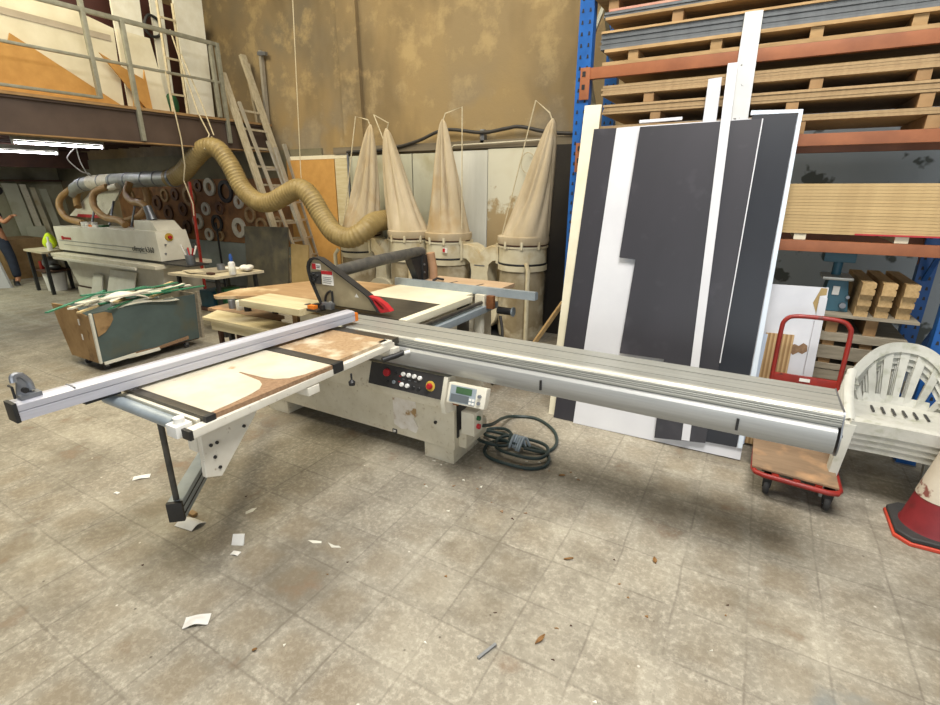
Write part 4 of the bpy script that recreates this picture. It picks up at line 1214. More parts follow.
mb = MB().tube([(-7.62, 4.9, 3.95), (-7.25, 4.88, 2.86), (-7.16, 4.94, 2.58), (-7.12, 4.80, 2.38), (-7.14, 5.05, 2.26), (-7.16, 4.97, 2.56)], .010, 6)
solo('rope', mb, 'rope', 'pale rope holding up the top bend of the wide hose', 'rope')
mb = MB().tube([(-7.50, 4.93, 3.64), (-7.24, 4.95, 3.0), (-7.10, 4.97, 2.57)], .009, 6)
solo('rope', mb, 'rope', 'second pale rope slanting from the loft to the hose bend', 'rope')
mb = MB().tube([(-7.28, 4.52, 3.33), (-7.28, 4.58, 2.5), (-7.30, 4.58, 2.15), (-7.42, 4.60, 1.95), (-7.36, 4.64, 1.62), (-7.38, 4.64, 1.45)], .009, 6)
solo('rope', mb, 'rope', 'pale cord hanging straight down from the loft rail past the duct', 'rope')
mb = MB().tube([(-5.26, 5.15, 6.19), (-5.60, 5.15, 2.02), (-5.60, 5.15, 1.97)], .006, 5)
solo('rope', mb, 'rope', 'thin wire holding the lower bend of the wide hose', 'wire')

# ------------------------------------------------------------------ work table, pole, pegboard with rolls
wt = thing('work_table', 'small cluttered pale work table at the end of the edge bander', 'table', (-6.15, 4.0, 0))
part('table_top', MB().prism([(-6.60, 3.66), (-5.74, 3.74), (-5.66, 4.40), (-6.45, 4.45)], XY, .77, .80), 'bench_top', wt)
for x, y in ((-6.5, 3.74), (-5.82, 3.82), (-5.75, 4.32), (-6.4, 4.36)):
    part('leg', MB().box(x - .02, x + .02, y - .02, y + .02, 0, .77), 'black', wt)
part('lower_shelf', MB().box(-6.45, -5.80, 3.85, 4.3, .30, .325), 'dark_wood', wt)
solo('crate', MB().box(-6.40, -6.12, 3.92, 4.2, .327, .55, .01), 'teal', 'blue green box under the cluttered work table, left one', 'box')
solo('crate', MB().box(-6.05, -5.86, 3.92, 4.15, .327, .60, .01), 'foliage_green', 'dark green box under the cluttered work table', 'box')
solo('board_sheet', MB().box(-6.40, -5.98, 3.78, 4.2, .802, .815), 'grey_ply', 'grey board sheet lying on the cluttered work table', 'board')
bo = thing('spray_bottle', 'white bottle with blue cap at the front edge of the work table', 'bottle', (-5.72, 3.98, .803))
part('bottle_body', MB().lathe([(0, .803), (.038, .803), (.042, .815), (.042, .93), (.036, .955), (.018, .97), (0, .97)], (-5.72, 3.98, 0), 'z', 18), 'white', bo)
part('cap', MB().lathe([(.016, .965), (.022, .97), (.022, 1.02), (.012, 1.06), (0, 1.06)], (-5.72, 3.98, 0), 'z', 14), 'bottle_blue', bo, 'blue cap')
part('bottle_label', MB().lathe([(.0425, .84), (.0435, .842), (.0435, .90), (.0425, .902)], (-5.72, 3.98, 0), 'z', 18), 'offcut_white', bo)
mb = MB()
r2 = random.Random(3)
for k in range(7):
    mb.ball((-5.80 + .07 * (r2.random() - .5) * 2, 4.22 + .10 * (r2.random() - .5) * 2, .835 + .02 * r2.random()), .05, (1.2, 1.1, .65), 10)
solo('rag', mb, 'paper', 'crumpled white rag on the right end of the work table', 'rag', smooth=1.5)
pot = thing('brush_pot', 'pot crammed with brushes and tubes at the end of the edge bander', 'pot', (-7.10, 4.30, .793))
part('pot', MB().lathe([(0, .793), (.06, .793), (.07, .93), (.062, .93), (.055, .815), (0, .815)], (-7.10, 4.30, 0), 'z', 16), 'steel', pot)
for k, m in enumerate(('red', 'white', 'black', 'red', 'ring_tan', 'white', 'steel_blue')):
    a = k * .9
    part('handle', MB().cyl((-7.10 + .02 * math.cos(a), 4.30 + .02 * math.sin(a), .83), (-7.10 + .10 * math.cos(a), 4.30 + .10 * math.sin(a), 1.02 + .03 * (k % 3)), .012, n=8), m, pot)
solo('cardboard_scrap', MB().prism([(-6.50, 3.80), (-6.2, 3.72), (-6.12, 3.86), (-6.42, 3.95)], XY, .8165, .822), 'bench_top', 'pale cardboard scrap at the left front of the work table', 'scrap')
solo('wood_block', MB().box(-6.0, -5.9, 3.80, 3.86, .802, .83, .004), 'dark_wood', 'small dark wood block at the front of the work table', 'block')
solo('paper_sheet', MB().prism([(-6.35, 4.22), (-6.05, 4.24), (-6.08, 4.40), (-6.36, 4.38)], XY, .802, .806), 'paper', 'white paper sheet at the back of the work table', 'paper')
solo('glue_tin', MB().lathe([(0, .817), (.05, .817), (.05, .89), (0, .89)], (-6.12, 4.10, 0), 'z', 16), 'steel', 'small grey tin on the grey board sheet of the work table', 'tin')
solo('red_pole', MB().bar((-7.57, 4.73, 0), (-7.50, 4.73, 1.93), .032, .032), 'red_paint', 'thin red pole standing at the right end of the edge bander', 'pole')
bp_ = thing('stand_pole', 'thin black pole on a round foot in front of the roll board', 'pole', (-8.55, 5.75, 0))
part('pole', MB().cyl((-8.55, 5.75, .02), (-8.53, 5.75, 1.25), .018, n=10), 'black', bp_)
part('foot', MB().lathe([(0, 0), (.14, 0), (.14, .015), (.03, .03), (0, .03)], (-8.55, 5.75, 0), 'z', 18), 'black', bp_)

solo('roll_board', MB().box(-12.4, -6.98, 6.14, 6.195, .86, 2.0), 'peg', 'brown hardboard wall panel hung with edging rolls', 'board')
solo('wall_panel', MB().box(-11.5, -6.98, 6.15, 6.195, .02, .855), mat('grey_blue_panel', '#8f938c', '#7b8078', 2, 0.7), 'grey lower wall panel under the roll board', 'panel')
rings = [(-9.45, 1.88, .11, 'ring_brown', 'brown edging roll near the top of the roll board, left of the big white roll'), (-9.10, 1.86, .16, 'ring_white', 'white edging roll at the top of the roll board beside the black roll'),
         (-8.65, 1.78, .20, 'ring_black', 'large black edging roll high on the roll board'), (-8.32, 1.60, .12, 'ring_white', 'white edging roll just right of the large black roll'),
         (-9.32, 1.46, .12, 'ring_white', 'white edging roll with dark core below the top white roll'), (-8.89, 1.48, .12, 'ring_brown', 'brown edging roll below the large black roll'),
         (-9.78, 1.69, .19, 'ring_tan', 'large thin tan edging roll beside the red pole'), (-10.06, 1.44, .13, 'ring_brown', 'brown edging roll left of the red pole at mid height'),
         (-9.63, 1.22, .15, 'ring_white', 'pale edging roll just right of the red pole'), (-9.04, 1.20, .16, 'ring_black', 'dark edging roll low down above the thin black pole'),
         (-8.41, 1.14, .18, 'ring_white', 'thick white edging roll low on the right half of the roll board'), (-8.05, 1.38, .14, 'ring_tan', 'thin tan hoop of edging above the thick white roll'),
         (-7.78, 1.20, .14, 'ring_tan', 'tan edging roll behind the dark leaning board'), (-9.34, .98, .12, 'ring_white', 'pale edging roll at the bottom edge of the roll board'),
         (-9.0, .97, .10, 'ring_tan', 'small tan edging roll at the bottom edge, right of the pale roll'), (-10.25, 1.72, .12, 'ring_brown', 'brown edging roll under the duct end, upper of two'),
         (-10.58, 1.36, .15, 'ring_brown', 'brown edging roll under the duct, right of the metal nozzle'), (-10.60, 1.70, .13, 'ring_tan', 'tan edging roll high on the board under the duct'),
         (-10.92, 1.55, .15, 'ring_brown', 'brown edging roll behind the metal nozzle'), (-11.20, 1.70, .13, 'ring_tan', 'tan edging roll behind the middle branch hose'),
         (-11.31, 1.36, .12, 'ring_brown', 'brown edging roll low behind the branch hoses'), (-10.02, 1.10, .13, 'ring_brown', 'brown edging roll low on the board left of the red pole'),
         (-10.40, 1.04, .12, 'ring_tan', 'tan edging roll just above the edge bander top'), (-11.60, 1.52, .12, 'ring_brown', 'brown edging roll behind the open machine lid'),
         (-11.85, 1.68, .12, 'ring_tan', 'leftmost tan edging roll on the roll board'), (-7.42, 1.58, .12, 'ring_brown', 'brown edging roll behind the ladders, upper one'),
         (-7.36, 1.26, .11, 'ring_tan', 'tan edging roll behind the ladders, lower one')]
for k, (x, z, r, m, lab) in enumerate(rings):
    ri = r * (.5 if m in ('ring_brown', 'ring_white') else .66)
    mb = MB().lathe([(ri, 0), (r, 0), (r, -.035), (ri, -.035)], (x, 6.135, z), 'y', 30, True)
    t = solo('edging_roll', mb, m, lab, 'roll', 'edging rolls on the roll board')

# ------------------------------------------------------------------ ladders against the loft
def ladder(name, label, l0, l1, r0, r1, n, w, h, m, z_from=.25):
    t = thing(name, label, 'ladder', tuple((V(l0) + V(r0)) / 2))
    l0, l1, r0, r1 = map(V, (l0, l1, r0, r1))
    part('rail', MB().bar(l0, l1, w, h, up=(0, 1, 0)), m, t)
    part('rail', MB().bar(r0, r1, w, h, up=(0, 1, 0)), m, t)
    L = (l1 - l0).length
    for k in range(n):
        f = (.25 + k * .29) / L
        part('rung', MB().bar(l0.lerp(l1, f), r0.lerp(r1, min(f * L / (r1 - r0).length, 1)), .03, .03), m, t)
    return t
def lx(z, x0, s):
    return x0 - s * z
ladder('wooden_ladder', 'wide old ladder leaning on the loft edge, widest of the ladders', (lx(0, -6.32, .326), 5.52, 0), (lx(3.5, -6.32, .326), 5.52, 3.5), (lx(0, -6.224, .3486), 6.0, 0), (lx(3.84, -6.224, .3486), 6.0, 3.84), 11, .055, .10, 'ladder')
ladder('aluminium_ladder', 'thin aluminium ladder leaning in front of the wide old ladder', (lx(0, -6.03, .40), 5.60, 0), (lx(3.1, -6.03, .40), 5.60, 3.1), (lx(0, -6.03, .39), 5.84, 0), (lx(2.55, -6.03, .39), 5.84, 2.55), 8, .03, .05, 'ladder_alu')
ladder('folding_ladder', 'short ladder leaning right of the wide old ladder', (lx(0, -6.10, .315), 5.85, 0), (lx(2.45, -6.10, .315), 5.85, 2.45), (lx(0, -6.18, .31), 6.11, 0), (lx(2.52, -6.18, .31), 6.11, 2.52), 7, .04, .06, 'ladder_alu')
td = thing('trestle_pole', 'pair of upright poles standing behind the tops of the ladders', 'pole', (-7.31, 6.12, LOFT_Z))
part('pole', MB().bar((-7.33, 6.14, LOFT_Z + .006), (-7.29, 6.14, 3.9), .06, .05), 'ladder_alu', td)
part('pole', MB().bar((-7.52, 6.12, LOFT_Z + .006), (-7.62, 6.12, 3.75), .07, .05), 'ladder', td)
part('top_bracket', MB().bar((-7.33, 6.12, 3.86), (-7.15, 6.12, 3.84), .05, .05), 'steel', td)

solo('leaning_board', MB().hexa([(-7.30, 5.30, 0), (-6.34, 5.30, 0), (-6.34, 5.325, 0), (-7.30, 5.325, 0)], [(-7.32, 5.42, 1.25), (-6.30, 5.42, 1.27), (-6.30, 5.445, 1.27), (-7.32, 5.445, 1.25)]), 'dark_board', 'dirty dark board leaning upright behind the work table', 'board')
solo('leaning_board', MB().hexa([(-6.30, 5.34, 0), (-5.92, 5.34, 0), (-5.92, 5.36, 0), (-6.30, 5.36, 0)], [(-6.28, 5.43, 1.02), (-5.90, 5.43, 1.02), (-5.90, 5.45, 1.02), (-6.28, 5.45, 1.02)]), 'beige_board', 'pale fibreboard piece standing right of the dirty dark board', 'board')

# ------------------------------------------------------------------ sheets along the back wall
def wsheet(x0, x1, z1, m, label, y=6.13, lean=.05, name='wall_sheet', t=.018):
    return solo(name, MB().hexa([(x0, y - lean, 0), (x1, y - lean, 0), (x1, y - lean + t, 0), (x0, y - lean + t, 0)], [(x0, y - t, z1), (x1, y - t, z1), (x1, y, z1), (x0, y, z1)]), m, label, 'board')
wsheet(-6.95, -5.90, 2.27, 'mdf_orange', 'tall orange fibreboard sheet against the back wall beside the ladders')
solo('batten', MB().box(-6.95, -5.62, 6.135, 6.165, 2.275, 2.33), 'cream_sheet', 'pale batten along the top of the orange wall sheet', 'batten')
wsheet(-5.88, -5.62, 2.27, 'ply_pale', 'narrow pale yellow sheet right of the orange wall sheet')
wsheet(-5.58, -4.42, 2.30, 'panel_pale', 'grey green wall sheet behind the leftmost filter bags')
wsheet(-4.40, -3.78, 2.30, 'panel_pale', 'pale green wall sheet between the second and third filter bags')
wsheet(-3.76, -3.21, 2.31, mat('white_wall_sheet', '#d2d1c6', '#bdbcae', 1.5, 0.6, stretch=(2, 1, .4)), 'white wall sheet right of the third filter bag')
wsheet(-3.20, -2.40, 2.32, 'panel_stain', 'water stained yellowed wall sheet left of the fourth filter bag')
wsheet(-2.39, -2.34, 2.32, 'panel_pale', 'pale wall sheet behind the fourth filter bag')
wsheet(-2.33, -1.2, 2.34, mat('black_brown_shade', '#2c2720', '#241f1a', 2, .8), 'dark sheet standing in for the shade on the back wall beside the blue upright')  # dark colour added for the shade between last filter bag and rack
mb = MB().tube([(-5.55, 5.98, 0), (-5.56, 6.06, 2.30), (-5.60, 6.10, 2.33)], .015, 8)
solo('thin_pipe', mb, 'steel', 'thin grey pipe standing against the pale yellow wall sheet', 'pipe')
mb = MB().tube(smooth_path([(-5.62, 6.12, 2.36), (-5.2, 6.105, 2.36), (-4.75, 6.105, 2.38), (-4.3, 6.105, 2.46), (-3.85, 6.105, 2.58), (-3.3, 6.105, 2.52), (-2.95, 6.105, 2.55), (-2.75, 6.105, 2.56), (-2.3, 6.105, 2.47), (-1.5, 6.105, 2.42)], 6), .022, 8)
solo('wall_cable', mb, 'cable_black', 'old black cable strung along the back wall above the sheets', 'cable')
mb = MB().box(-3.33, -3.27, 6.12, 6.20, 2.38, 2.56, .005)
solo('wall_hook', mb, 'steel', 'small bracket holding the black cable on the back wall', 'bracket')
mb = MB().tube([(-3.75, 6.10, 2.36), (-3.7, 6.08, 2.38), (-2.4, 6.08, 2.40)], .009, 6)
solo('wall_pipe', mb, 'cream', 'thin white pipe along the ledge above the white wall sheet', 'pipe')
ho = MB().tube([(-2.62 + .09 * math.cos(a), 6.06, 2.14 + .12 * math.sin(a)) for a in [2 * PI * k / 24 for k in range(24)]], .006, 6, True)
solo('wire_ring', ho, 'rope', 'thin wire ring hanging on the stained wall sheet', 'ring')

# ------------------------------------------------------------------ dust collectors with hanging filter bags
def bag(parent, cx, cy, tip, r, z0, seed, lab):
    rn = random.Random(seed)
    ph = [rn.uniform(0, 6.28) for _ in range(4)]
    H = tip[2] - z0
    rings = []
    n, k = 72, 24
    creases = [(2 * PI * (i + rn.uniform(-.3, .3)) / 9, rn.uniform(.16, .38), rn.uniform(-.5, .5)) for i in range(9)]
    mb = MB()
    for i in range(k + 1):
        t = i / k
        z = z0 + H * t
        ax = cx + (tip[0] - cx) * (t ** .75)
        ay = cy + (tip[1] - cy) * t
        prof = r * (.84 * (1 - t) ** .62 + .16 * (1 - t) ** 4) + .012
        ring = []
        for j in range(n):
            a = 2 * PI * j / n
            w_ = min(1, .10 + t * 2.6)
            fold = 1 + .10 * w_ * math.sin(3 * a + ph[0] + t)
            for c_, dp_, sw in creases:
                da = (a - c_ - sw * t + PI) % (2 * PI) - PI
                fold -= dp_ * w_ * math.exp(-(da / .13) ** 2)
            q = prof * fold
            ring.append(mb.bm.verts.new((ax + q * math.cos(a), ay + .85 * q * math.sin(a), z + .02 * math.sin(3 * a + ph[3]) * (1 - t))))
        rings.append(ring)
    for A, B in zip(rings, rings[1:]):
        for j in range(n):
            mb.bm.faces.new((A[j], A[(j + 1) % n], B[(j + 1) % n], B[j]))
    mb.bm.faces.new(rings[0][::-1])
    mb.bm.faces.new(rings[-1])
    return part('filter_bag', mb, 'canvas', parent, lab, smooth=1.2)

def collector(label, cx, xa, xb, tipa, tipb, sa, sb, cy=5.72):
    t = thing('dust_collector', label, 'dust collector', (cx, cy, 0), 'dust collectors along the back wall')
    for i, (x, tip, seed) in enumerate(((xa, tipa, sa), (xb, tipb, sb))):
        r = .295
        d = part('drum', MB().lathe([(r, .97), (r, 1.16), (r + .012, 1.16), (r + .012, 1.18), (r - .02, 1.18), (r - .02, .97)], (x, cy, 0), 'z', 40, True), 'dusty_cream', t)
        part('drum_band', MB().lathe([(r + .004, 1.185), (r + .010, 1.19), (r + .010, 1.215), (r + .004, 1.22)], (x, cy, 0), 'z', 40, True), 'dark_wood', d)
        part('bag_hem', MB().lathe([(r - .03, 1.18), (r + .006, 1.19), (r + .022, 1.24), (r + .018, 1.29), (r - .03, 1.30)], (x, cy, 0), 'z', 40, True), 'canvas', d)
        part('drum_gasket', MB().lathe([(r + .003, .955), (r + .006, .96), (r + .006, .975), (r + .003, .98)], (x, cy, 0), 'z', 40, True), 'black', d)
        for a in (-1.9, -1.2, -.5, .9):
            part('clip', MB().box(x + (r + .014) * math.cos(a) - .014, x + (r + .014) * math.cos(a) + .014, cy + (r + .014) * math.sin(a) - .012, cy + (r + .014) * math.sin(a) + .012, 1.15, 1.24, .003), 'dusty_cream', d)
        bag(t, x, cy, tip, .30, 1.25, seed, None)
        part('waste_bag', MB().lathe([(.15, .012), (.27, .03), (.292, .15), (.285, .45), (.29, .75), (.278, .96), (.24, .965)], (x, cy, 0), 'z', 44, wave=lambda a, q, h: q * (1 + .018 * math.sin(9 * a + h * 5) + .012 * math.sin(17 * a))), 'clear_bag', t, 'dust filled plastic bag', smooth=1.0)
        hem = part('waste_bag_hem', MB().lathe([(.284, .885), (.305, .89), (.305, .95), (.284, .955)], (x, cy, 0), 'z', 40, True), 'dusty_cream', d)
        # wire hanger for the bag
        s = 1 if tip[0] < x else -1
        wx = x + s * .02
        hx = tip[0] + s * .27 if i == 0 else tip[0] - .22
        part('bag_hanger', MB().tube([(x + (-1 if i else -1) * 0 + s * r * .9, cy - .1, 1.2), (hx, cy + .02, 2.78), (tip[0] + .04 * s, cy, tip[2] + .06), (tip[0], cy, tip[2] - .03)], .008, 6), 'rope', t)
    # the Y shaped duct between both drums
    xm = (xa + xb) / 2
    a_, b_ = xa + .24, xb - .24
    wd = (b_ - a_) / 2
    def yp(u, z):
        return (xm + u * wd, z)
    outer = [yp(-1, 1.16), yp(-.55, 1.165), yp(-.25, 1.13), yp(0, 1.04), yp(.25, 1.13), yp(.55, 1.165), yp(1, 1.16), yp(1, .985), yp(.62, .985), yp(.42, .93), yp(.36, .82), yp(.40, .70), yp(.52, .60), yp(.58, .50), yp(-.58, .50), yp(-.52, .60), yp(-.40, .70), yp(-.36, .82), yp(-.42, .93), yp(-.62, .985), yp(-1, .985)]
    y_ = part('twin_duct', MB().prism(outer, XZ, cy - .13, cy + .13, .008), 'dusty_cream', t, 'Y shaped cream duct')
    for u in (-.86, .86):
        part('flange', MB().box(xm + u * wd - .016, xm + u * wd + .016, cy - .15, cy + .15, .95, 1.20, .003), 'dusty_cream', y_)
    part('rating_plate', MB().box(xm - .075, xm + .075, cy - .134, cy - .1305, .90, .912), 'steel', y_)
    part('fan_housing', MB().lathe([(0, -.16), (.27, -.16), (.28, -.14), (.28, .14), (.27, .16), (0, .16)], (xm, cy, .34), 'y', 32), 'dusty_cream', t)
    part('fan_motor', MB().cyl((xm, cy - .16, .34), (xm, cy - .34, .34), .10, n=20), 'steel_blue', t)
    part('base_frame', MB().box(xa - .1, xb + .1, cy - .25, cy + .25, 0, .045, .004), 'black', t)
    lg = part('maker_plate', MB().box(xa + .10, xa + .17, cy - .31, cy - .296, 1.06, 1.12), 'white', t)
    part('maker_mark', MB().box(xa + .105, xa + .14, cy - .3135, cy - .3105, 1.066, 1.114), 'red', lg)
    for x, s in ((xa, -1), (xb, 1)):
        part('stand_leg', MB().tube([(x + s * .18, cy - .30, 1.0), (x + s * .22, cy - .335, .93), (x + s * .22, cy - .335, .0)], .026, 10), 'dusty_cream', t)
    return t
collector('left dust collector with two limp cream filter bags, partly behind the wide hose', -4.65, -5.10, -4.20, (-4.80, 5.72, 2.66), (-4.53, 5.72, 2.60), 4, 9)
collector('right dust collector with two limp cream filter bags and Y duct between them', -3.05, -3.58, -2.50, (-3.64, 5.72, 2.66), (-2.19, 5.72, 2.58), 21, 5)
solo('leaning_batten', MB().bar((-2.12, 5.05, .02), (-1.80, 5.3, .62), .05, .04), 'timber', 'pale batten leaning on the floor between dust collector and rack', 'batten')

# ------------------------------------------------------------------ pallet rack on the right
RY0, RY1 = 4.16, 4.95
rack = thing('pallet_rack', 'blue and orange pallet rack loaded with sheet stacks', 'rack', (-.15, 4.55, 0))
def upright(x, y):
    u = part('upright', MB().box(x - .055, x + .055, y, y + .08, .01, 4.6, .004), 'blue', rack, 'blue perforated upright')
    mb = MB()
    for k in range(58):
        z = .12 + k * .076
        for dx in (-.028, .028):
            mb.prism([(x + dx - .009, z), (x + dx + .009, z), (x + dx + .005, z + .026), (x + dx - .005, z + .026)], XZ, y - .0015, y - .0005)
    h = part('slots', mb, 'black', u)
    part('foot_plate', MB().box(x - .06, x + .06, y, y + .085, 0, .012), 'steel', u)
    return u
for x in (-1.365, 1.145):
    upright(x, RY0)
    upright(x, RY1)
    for k in range(5):
        za = .3 + k * .85
        part('brace', MB().bar((x, RY0 + .06, za), (x, RY1 + .02, za + (.8 if k % 2 else .02) * 1.0), .03, .02), 'galv' if x < 0 else 'blue', rack)
        part('brace', MB().bar((x, RY1 + .02, za + .02), (x, RY0 + .06, za + .8), .03, .02), 'galv' if x < 0 else 'blue', rack)
for zb, zt in ((2.635, 2.712), (2.108, 2.182), (1.433, 1.507)):
    for y, d in ((RY0 - .012, .05), (RY1 + .035, .05)):
        b = part('beam', MB().box(-1.31, 1.09, y, y + d, zb, zt, .004), 'orange_beam', rack, 'orange shelf beam')
        for x0, x1 in ((-1.38, -1.305), (1.085, 1.16)):
            part('beam_connector', MB().box(x0, x1, y - .006, y + .006, zb - .14, zt + .005, .003), 'orange_beam', b)
            for z in (zb - .07, zb + .02):
                part('beam_hook', MB().box((x0 + x1) / 2 - .02, (x0 + x1) / 2 + .004, y - .009, y - .006, z, z + .035), 'black', b)

XE = 1.08
def sheets(x0, z0, z1, n, m, label, group, y0=4.16, x1=XE, jit=.008, depth=.74, name='sheet'):
    t = (z1 - z0) / n
    for k in range(n):
        j = random.uniform(-jit, jit)
        solo(name, MB().box(x0 + j, x1, y0 + abs(j), y0 + depth, z0 + k * t + .0006, z0 + (k + 1) * t - .0006), m, label, 'sheet', group)
def bearers(xs, z0, z1, label, group, y0=4.17, m='bearer', w=.07):
    for x in xs:
        solo('bearer', MB().box(x - w / 2, x + w / 2, y0, y0 + .72, z0 + .001, z1 - .001), m, label, 'bearer', group)

# level 3 (top beam): pallet, grey stack, thin boards, second pallet
solo('pallet_board', MB().box(-1.22, XE, 4.155, 4.90, 2.714, 2.738), 'pallet', 'splintered bottom board lying on the top orange beam', 'board')
bearers((-1.0, -.45, .12, .62), 2.738, 2.80, 'short timber block under the dark grey sheet stack', 'blocks under the grey sheet stack', m='pallet')
solo('pallet_board', MB().box(-1.21, XE, 4.155, 4.90, 2.801, 2.822), 'pallet', 'thin yellowish board directly under the dark grey sheet stack', 'board')
sheets(-1.24, 2.823, 2.925, 6, 'grey_board', 'thin dark grey sheet in the stack above the top orange beam', 'dark grey sheet stack')
solo('pallet_board', MB().box(-1.24, XE, 4.15, 4.90, 2.926, 2.940), 'pallet', 'thin yellowish board lying on the dark grey sheet stack', 'board')
bearers((-.72, .38), 2.941, 3.01, 'timber block between grey stack and the pale red sheets above', 'blocks above the grey stack')
solo('pallet_board', MB().box(-1.22, XE, 4.155, 4.90, 3.011, 3.028), 'pallet', 'yellowish board under the thin grey and red sheets', 'board')
sheets(-1.23, 3.029, 3.062, 2, 'grey_board', 'thin grey sheet near the top edge of the rack', 'thin grey sheets')
solo('sheet', MB().box(-1.20, XE, 4.16, 4.9, 3.063, 3.078), mat('faded_red_sheet', '#b9705c', '#c9a890', 5, .7), 'faded red sheet near the top of the rack', 'sheet')
bearers((-1.17, -.3, .6), 3.079, 3.15, 'timber block under the topmost visible board of the rack', 'blocks at the top of the rack')
solo('pallet_board', MB().box(-1.305, XE, 4.14, 4.90, 3.151, 3.18), 'pallet', 'topmost yellowish board of the rack, above the red sheet', 'board')
bearers((-1.2, -.2, .7), 3.181, 3.28, 'pale block on the topmost board of the rack', 'pale blocks on the topmost board', m='cream_sheet')
sheets(-1.25, 3.281, 3.38, 5, 'mdf', 'brown sheet in the stack above the topmost board', 'brown sheets at the rack top')

# level 2: three packs of brown sheets on blocks
bearers((-.9, -.2, .12, .80), 2.184, 2.262, 'timber block lying on the middle orange beam', 'blocks on the middle beam')
sheets(-1.26, 2.264, 2.302, 2, 'mdf', 'brown sheet of the lowest pack above the middle orange beam', 'lowest brown pack')
bearers((-.80, .06, .74), 2.303, 2.382, 'timber block under the middle pack of brown sheets', 'blocks under the middle brown pack')
sheets(-1.19, 2.383, 2.449, 4, 'mdf', 'brown sheet of the middle pack above the middle orange beam', 'middle brown pack')
bearers((-.86, .17, .70), 2.450, 2.512, 'timber block under the upper pack of brown sheets', 'blocks under the upper brown pack')
sheets(-1.21, 2.513, 2.582, 4, 'mdf', 'brown sheet of the upper pack just below the top orange beam', 'upper brown pack')

# level 1: thick pale fibreboard stack
bearers((-.5, .25, .80), 1.509, 1.55, 'pale block under the thick pale fibreboard stack', 'blocks under the fibreboard stack', m='cream_sheet')
sheets(-.9, 1.552, 1.875, 16, 'cardboard', 'pale fibreboard sheet in the thick stack on the lowest orange beam', 'thick fibreboard stack', jit=.003)
solo('red_strap', MB().box(.55, XE, 4.150, 4.156, 1.552, 1.562), 'red', 'red strap along the bottom of the thick fibreboard stack', 'strap')

# ------------------------------------------------------------------ sheets leaning on the rack
def lean(poly, y0, y1, z1, off, t):
    k = (y1 - y0) / z1
    c = 1 / math.hypot(1, k)
    nrm = V((0, c, -k * c))
    def fn(a, s, d):
        return V((a, y0 + k * s * c, s * c)) + nrm * (off + d)
    return MB().prism(poly, fn, 0, t)
PL = (3.65, 4.085, 2.3)
def leaning(name, poly, off, t, m, label, cat='sheet', pl=PL):
    return solo(name, lean(poly, *pl, off, t), m, label, cat)
leaning('cream_sheet', [(-1.335, .0), (-1.22, .0), (-1.195, 2.49), (-1.325, 2.49)], .022, .016, 'cream_sheet', 'tall cream sheet leaning right beside the blue rack upright', pl=(3.70, 4.12, 2.5))
leaning('white_sheet', [(-1.092, .002), (.136, .01), (.115, 2.33), (-.87, 2.32), (-1.051, 2.315)], -.001, .018, 'white_sheet', 'large white sheet leaning on the rack, notched dark sheet in front of it')
leaning('dark_sheet', [(-1.27, .003), (-1.0, .003), (-.97, 2.319), (-1.229, 2.322)], .0185, .018, 'dark_sheet', 'charcoal sheet leaning left of and behind the large white sheet')
leaning('dark_sheet', [(-.872, 2.302), (-.098, 2.312), (-.103, 1.40), (-.100, .68), (-.10, .086), (-.448, .04), (-.466, .645), (-.791, .640), (-.772, 1.356), (-.893, 1.363)], -.037, .0165, 'dark_sheet', 'notched charcoal sheet leaning in front of the large white sheet')
leaning('white_strip', [(-.894, 2.346), (-.60, 2.352), (-.60, 2.372), (-.894, 2.366)], .018, .018, 'white_sheet', 'thin white edge showing above the notched charcoal sheet', 'strip')
leaning('white_strip', [(-.099, .68), (-.092, .68), (-.0905, 2.312), (-.0975, 2.312)], -.0372, .0167, 'white_sheet', 'hairline white edge along the right side of the notched charcoal sheet', 'strip')
leaning('dark_sheet', [(-.25, .086), (.100, .10), (.098, 2.334), (-.158, 2.343)], -.0195, .018, 'dark_sheet_blue', 'blue black sheet at the right edge of the leaning sheets')
leaning('white_edge_sheet', [(.134, .10), (.136, .66), (.124, 2.360), (-.17, 2.372), (-.17, 2.345), (.102, 2.340), (.105, .66), (.105, .10)], -.0195, .018, mat('pale_blue_edge', '#d3dde6', '#c8d2dc', 3, .4), 'pale blue white edge strip along the right side of the leaning sheets', 'strip')
PA = (3.60, 4.12, 2.7)
leaning('white_strip', [(-.258, .085), (-.204, .09), (-.295, 2.68), (-.354, 2.68)], -.010, .010, 'white_sheet', 'narrow white strip leaning in front of the charcoal sheets', 'strip', PA)
leaning('white_strip', [(-.315, .02), (-.145, .02), (-.195, 2.925), (-.299, 2.927)], .01, .016, 'strip_chip', 'tallest white strip with chipped left edge, leaning behind the sheets', 'strip', (4.095, 4.12, 3.0))
leaning('white_strip', [(-.46, .02), (-.35, .02), (-.381, 2.56), (-.464, 2.555)], .004, .016, 'white_sheet', 'short white strip showing left of the tallest white strip', 'strip', (4.09, 4.12, 2.65))

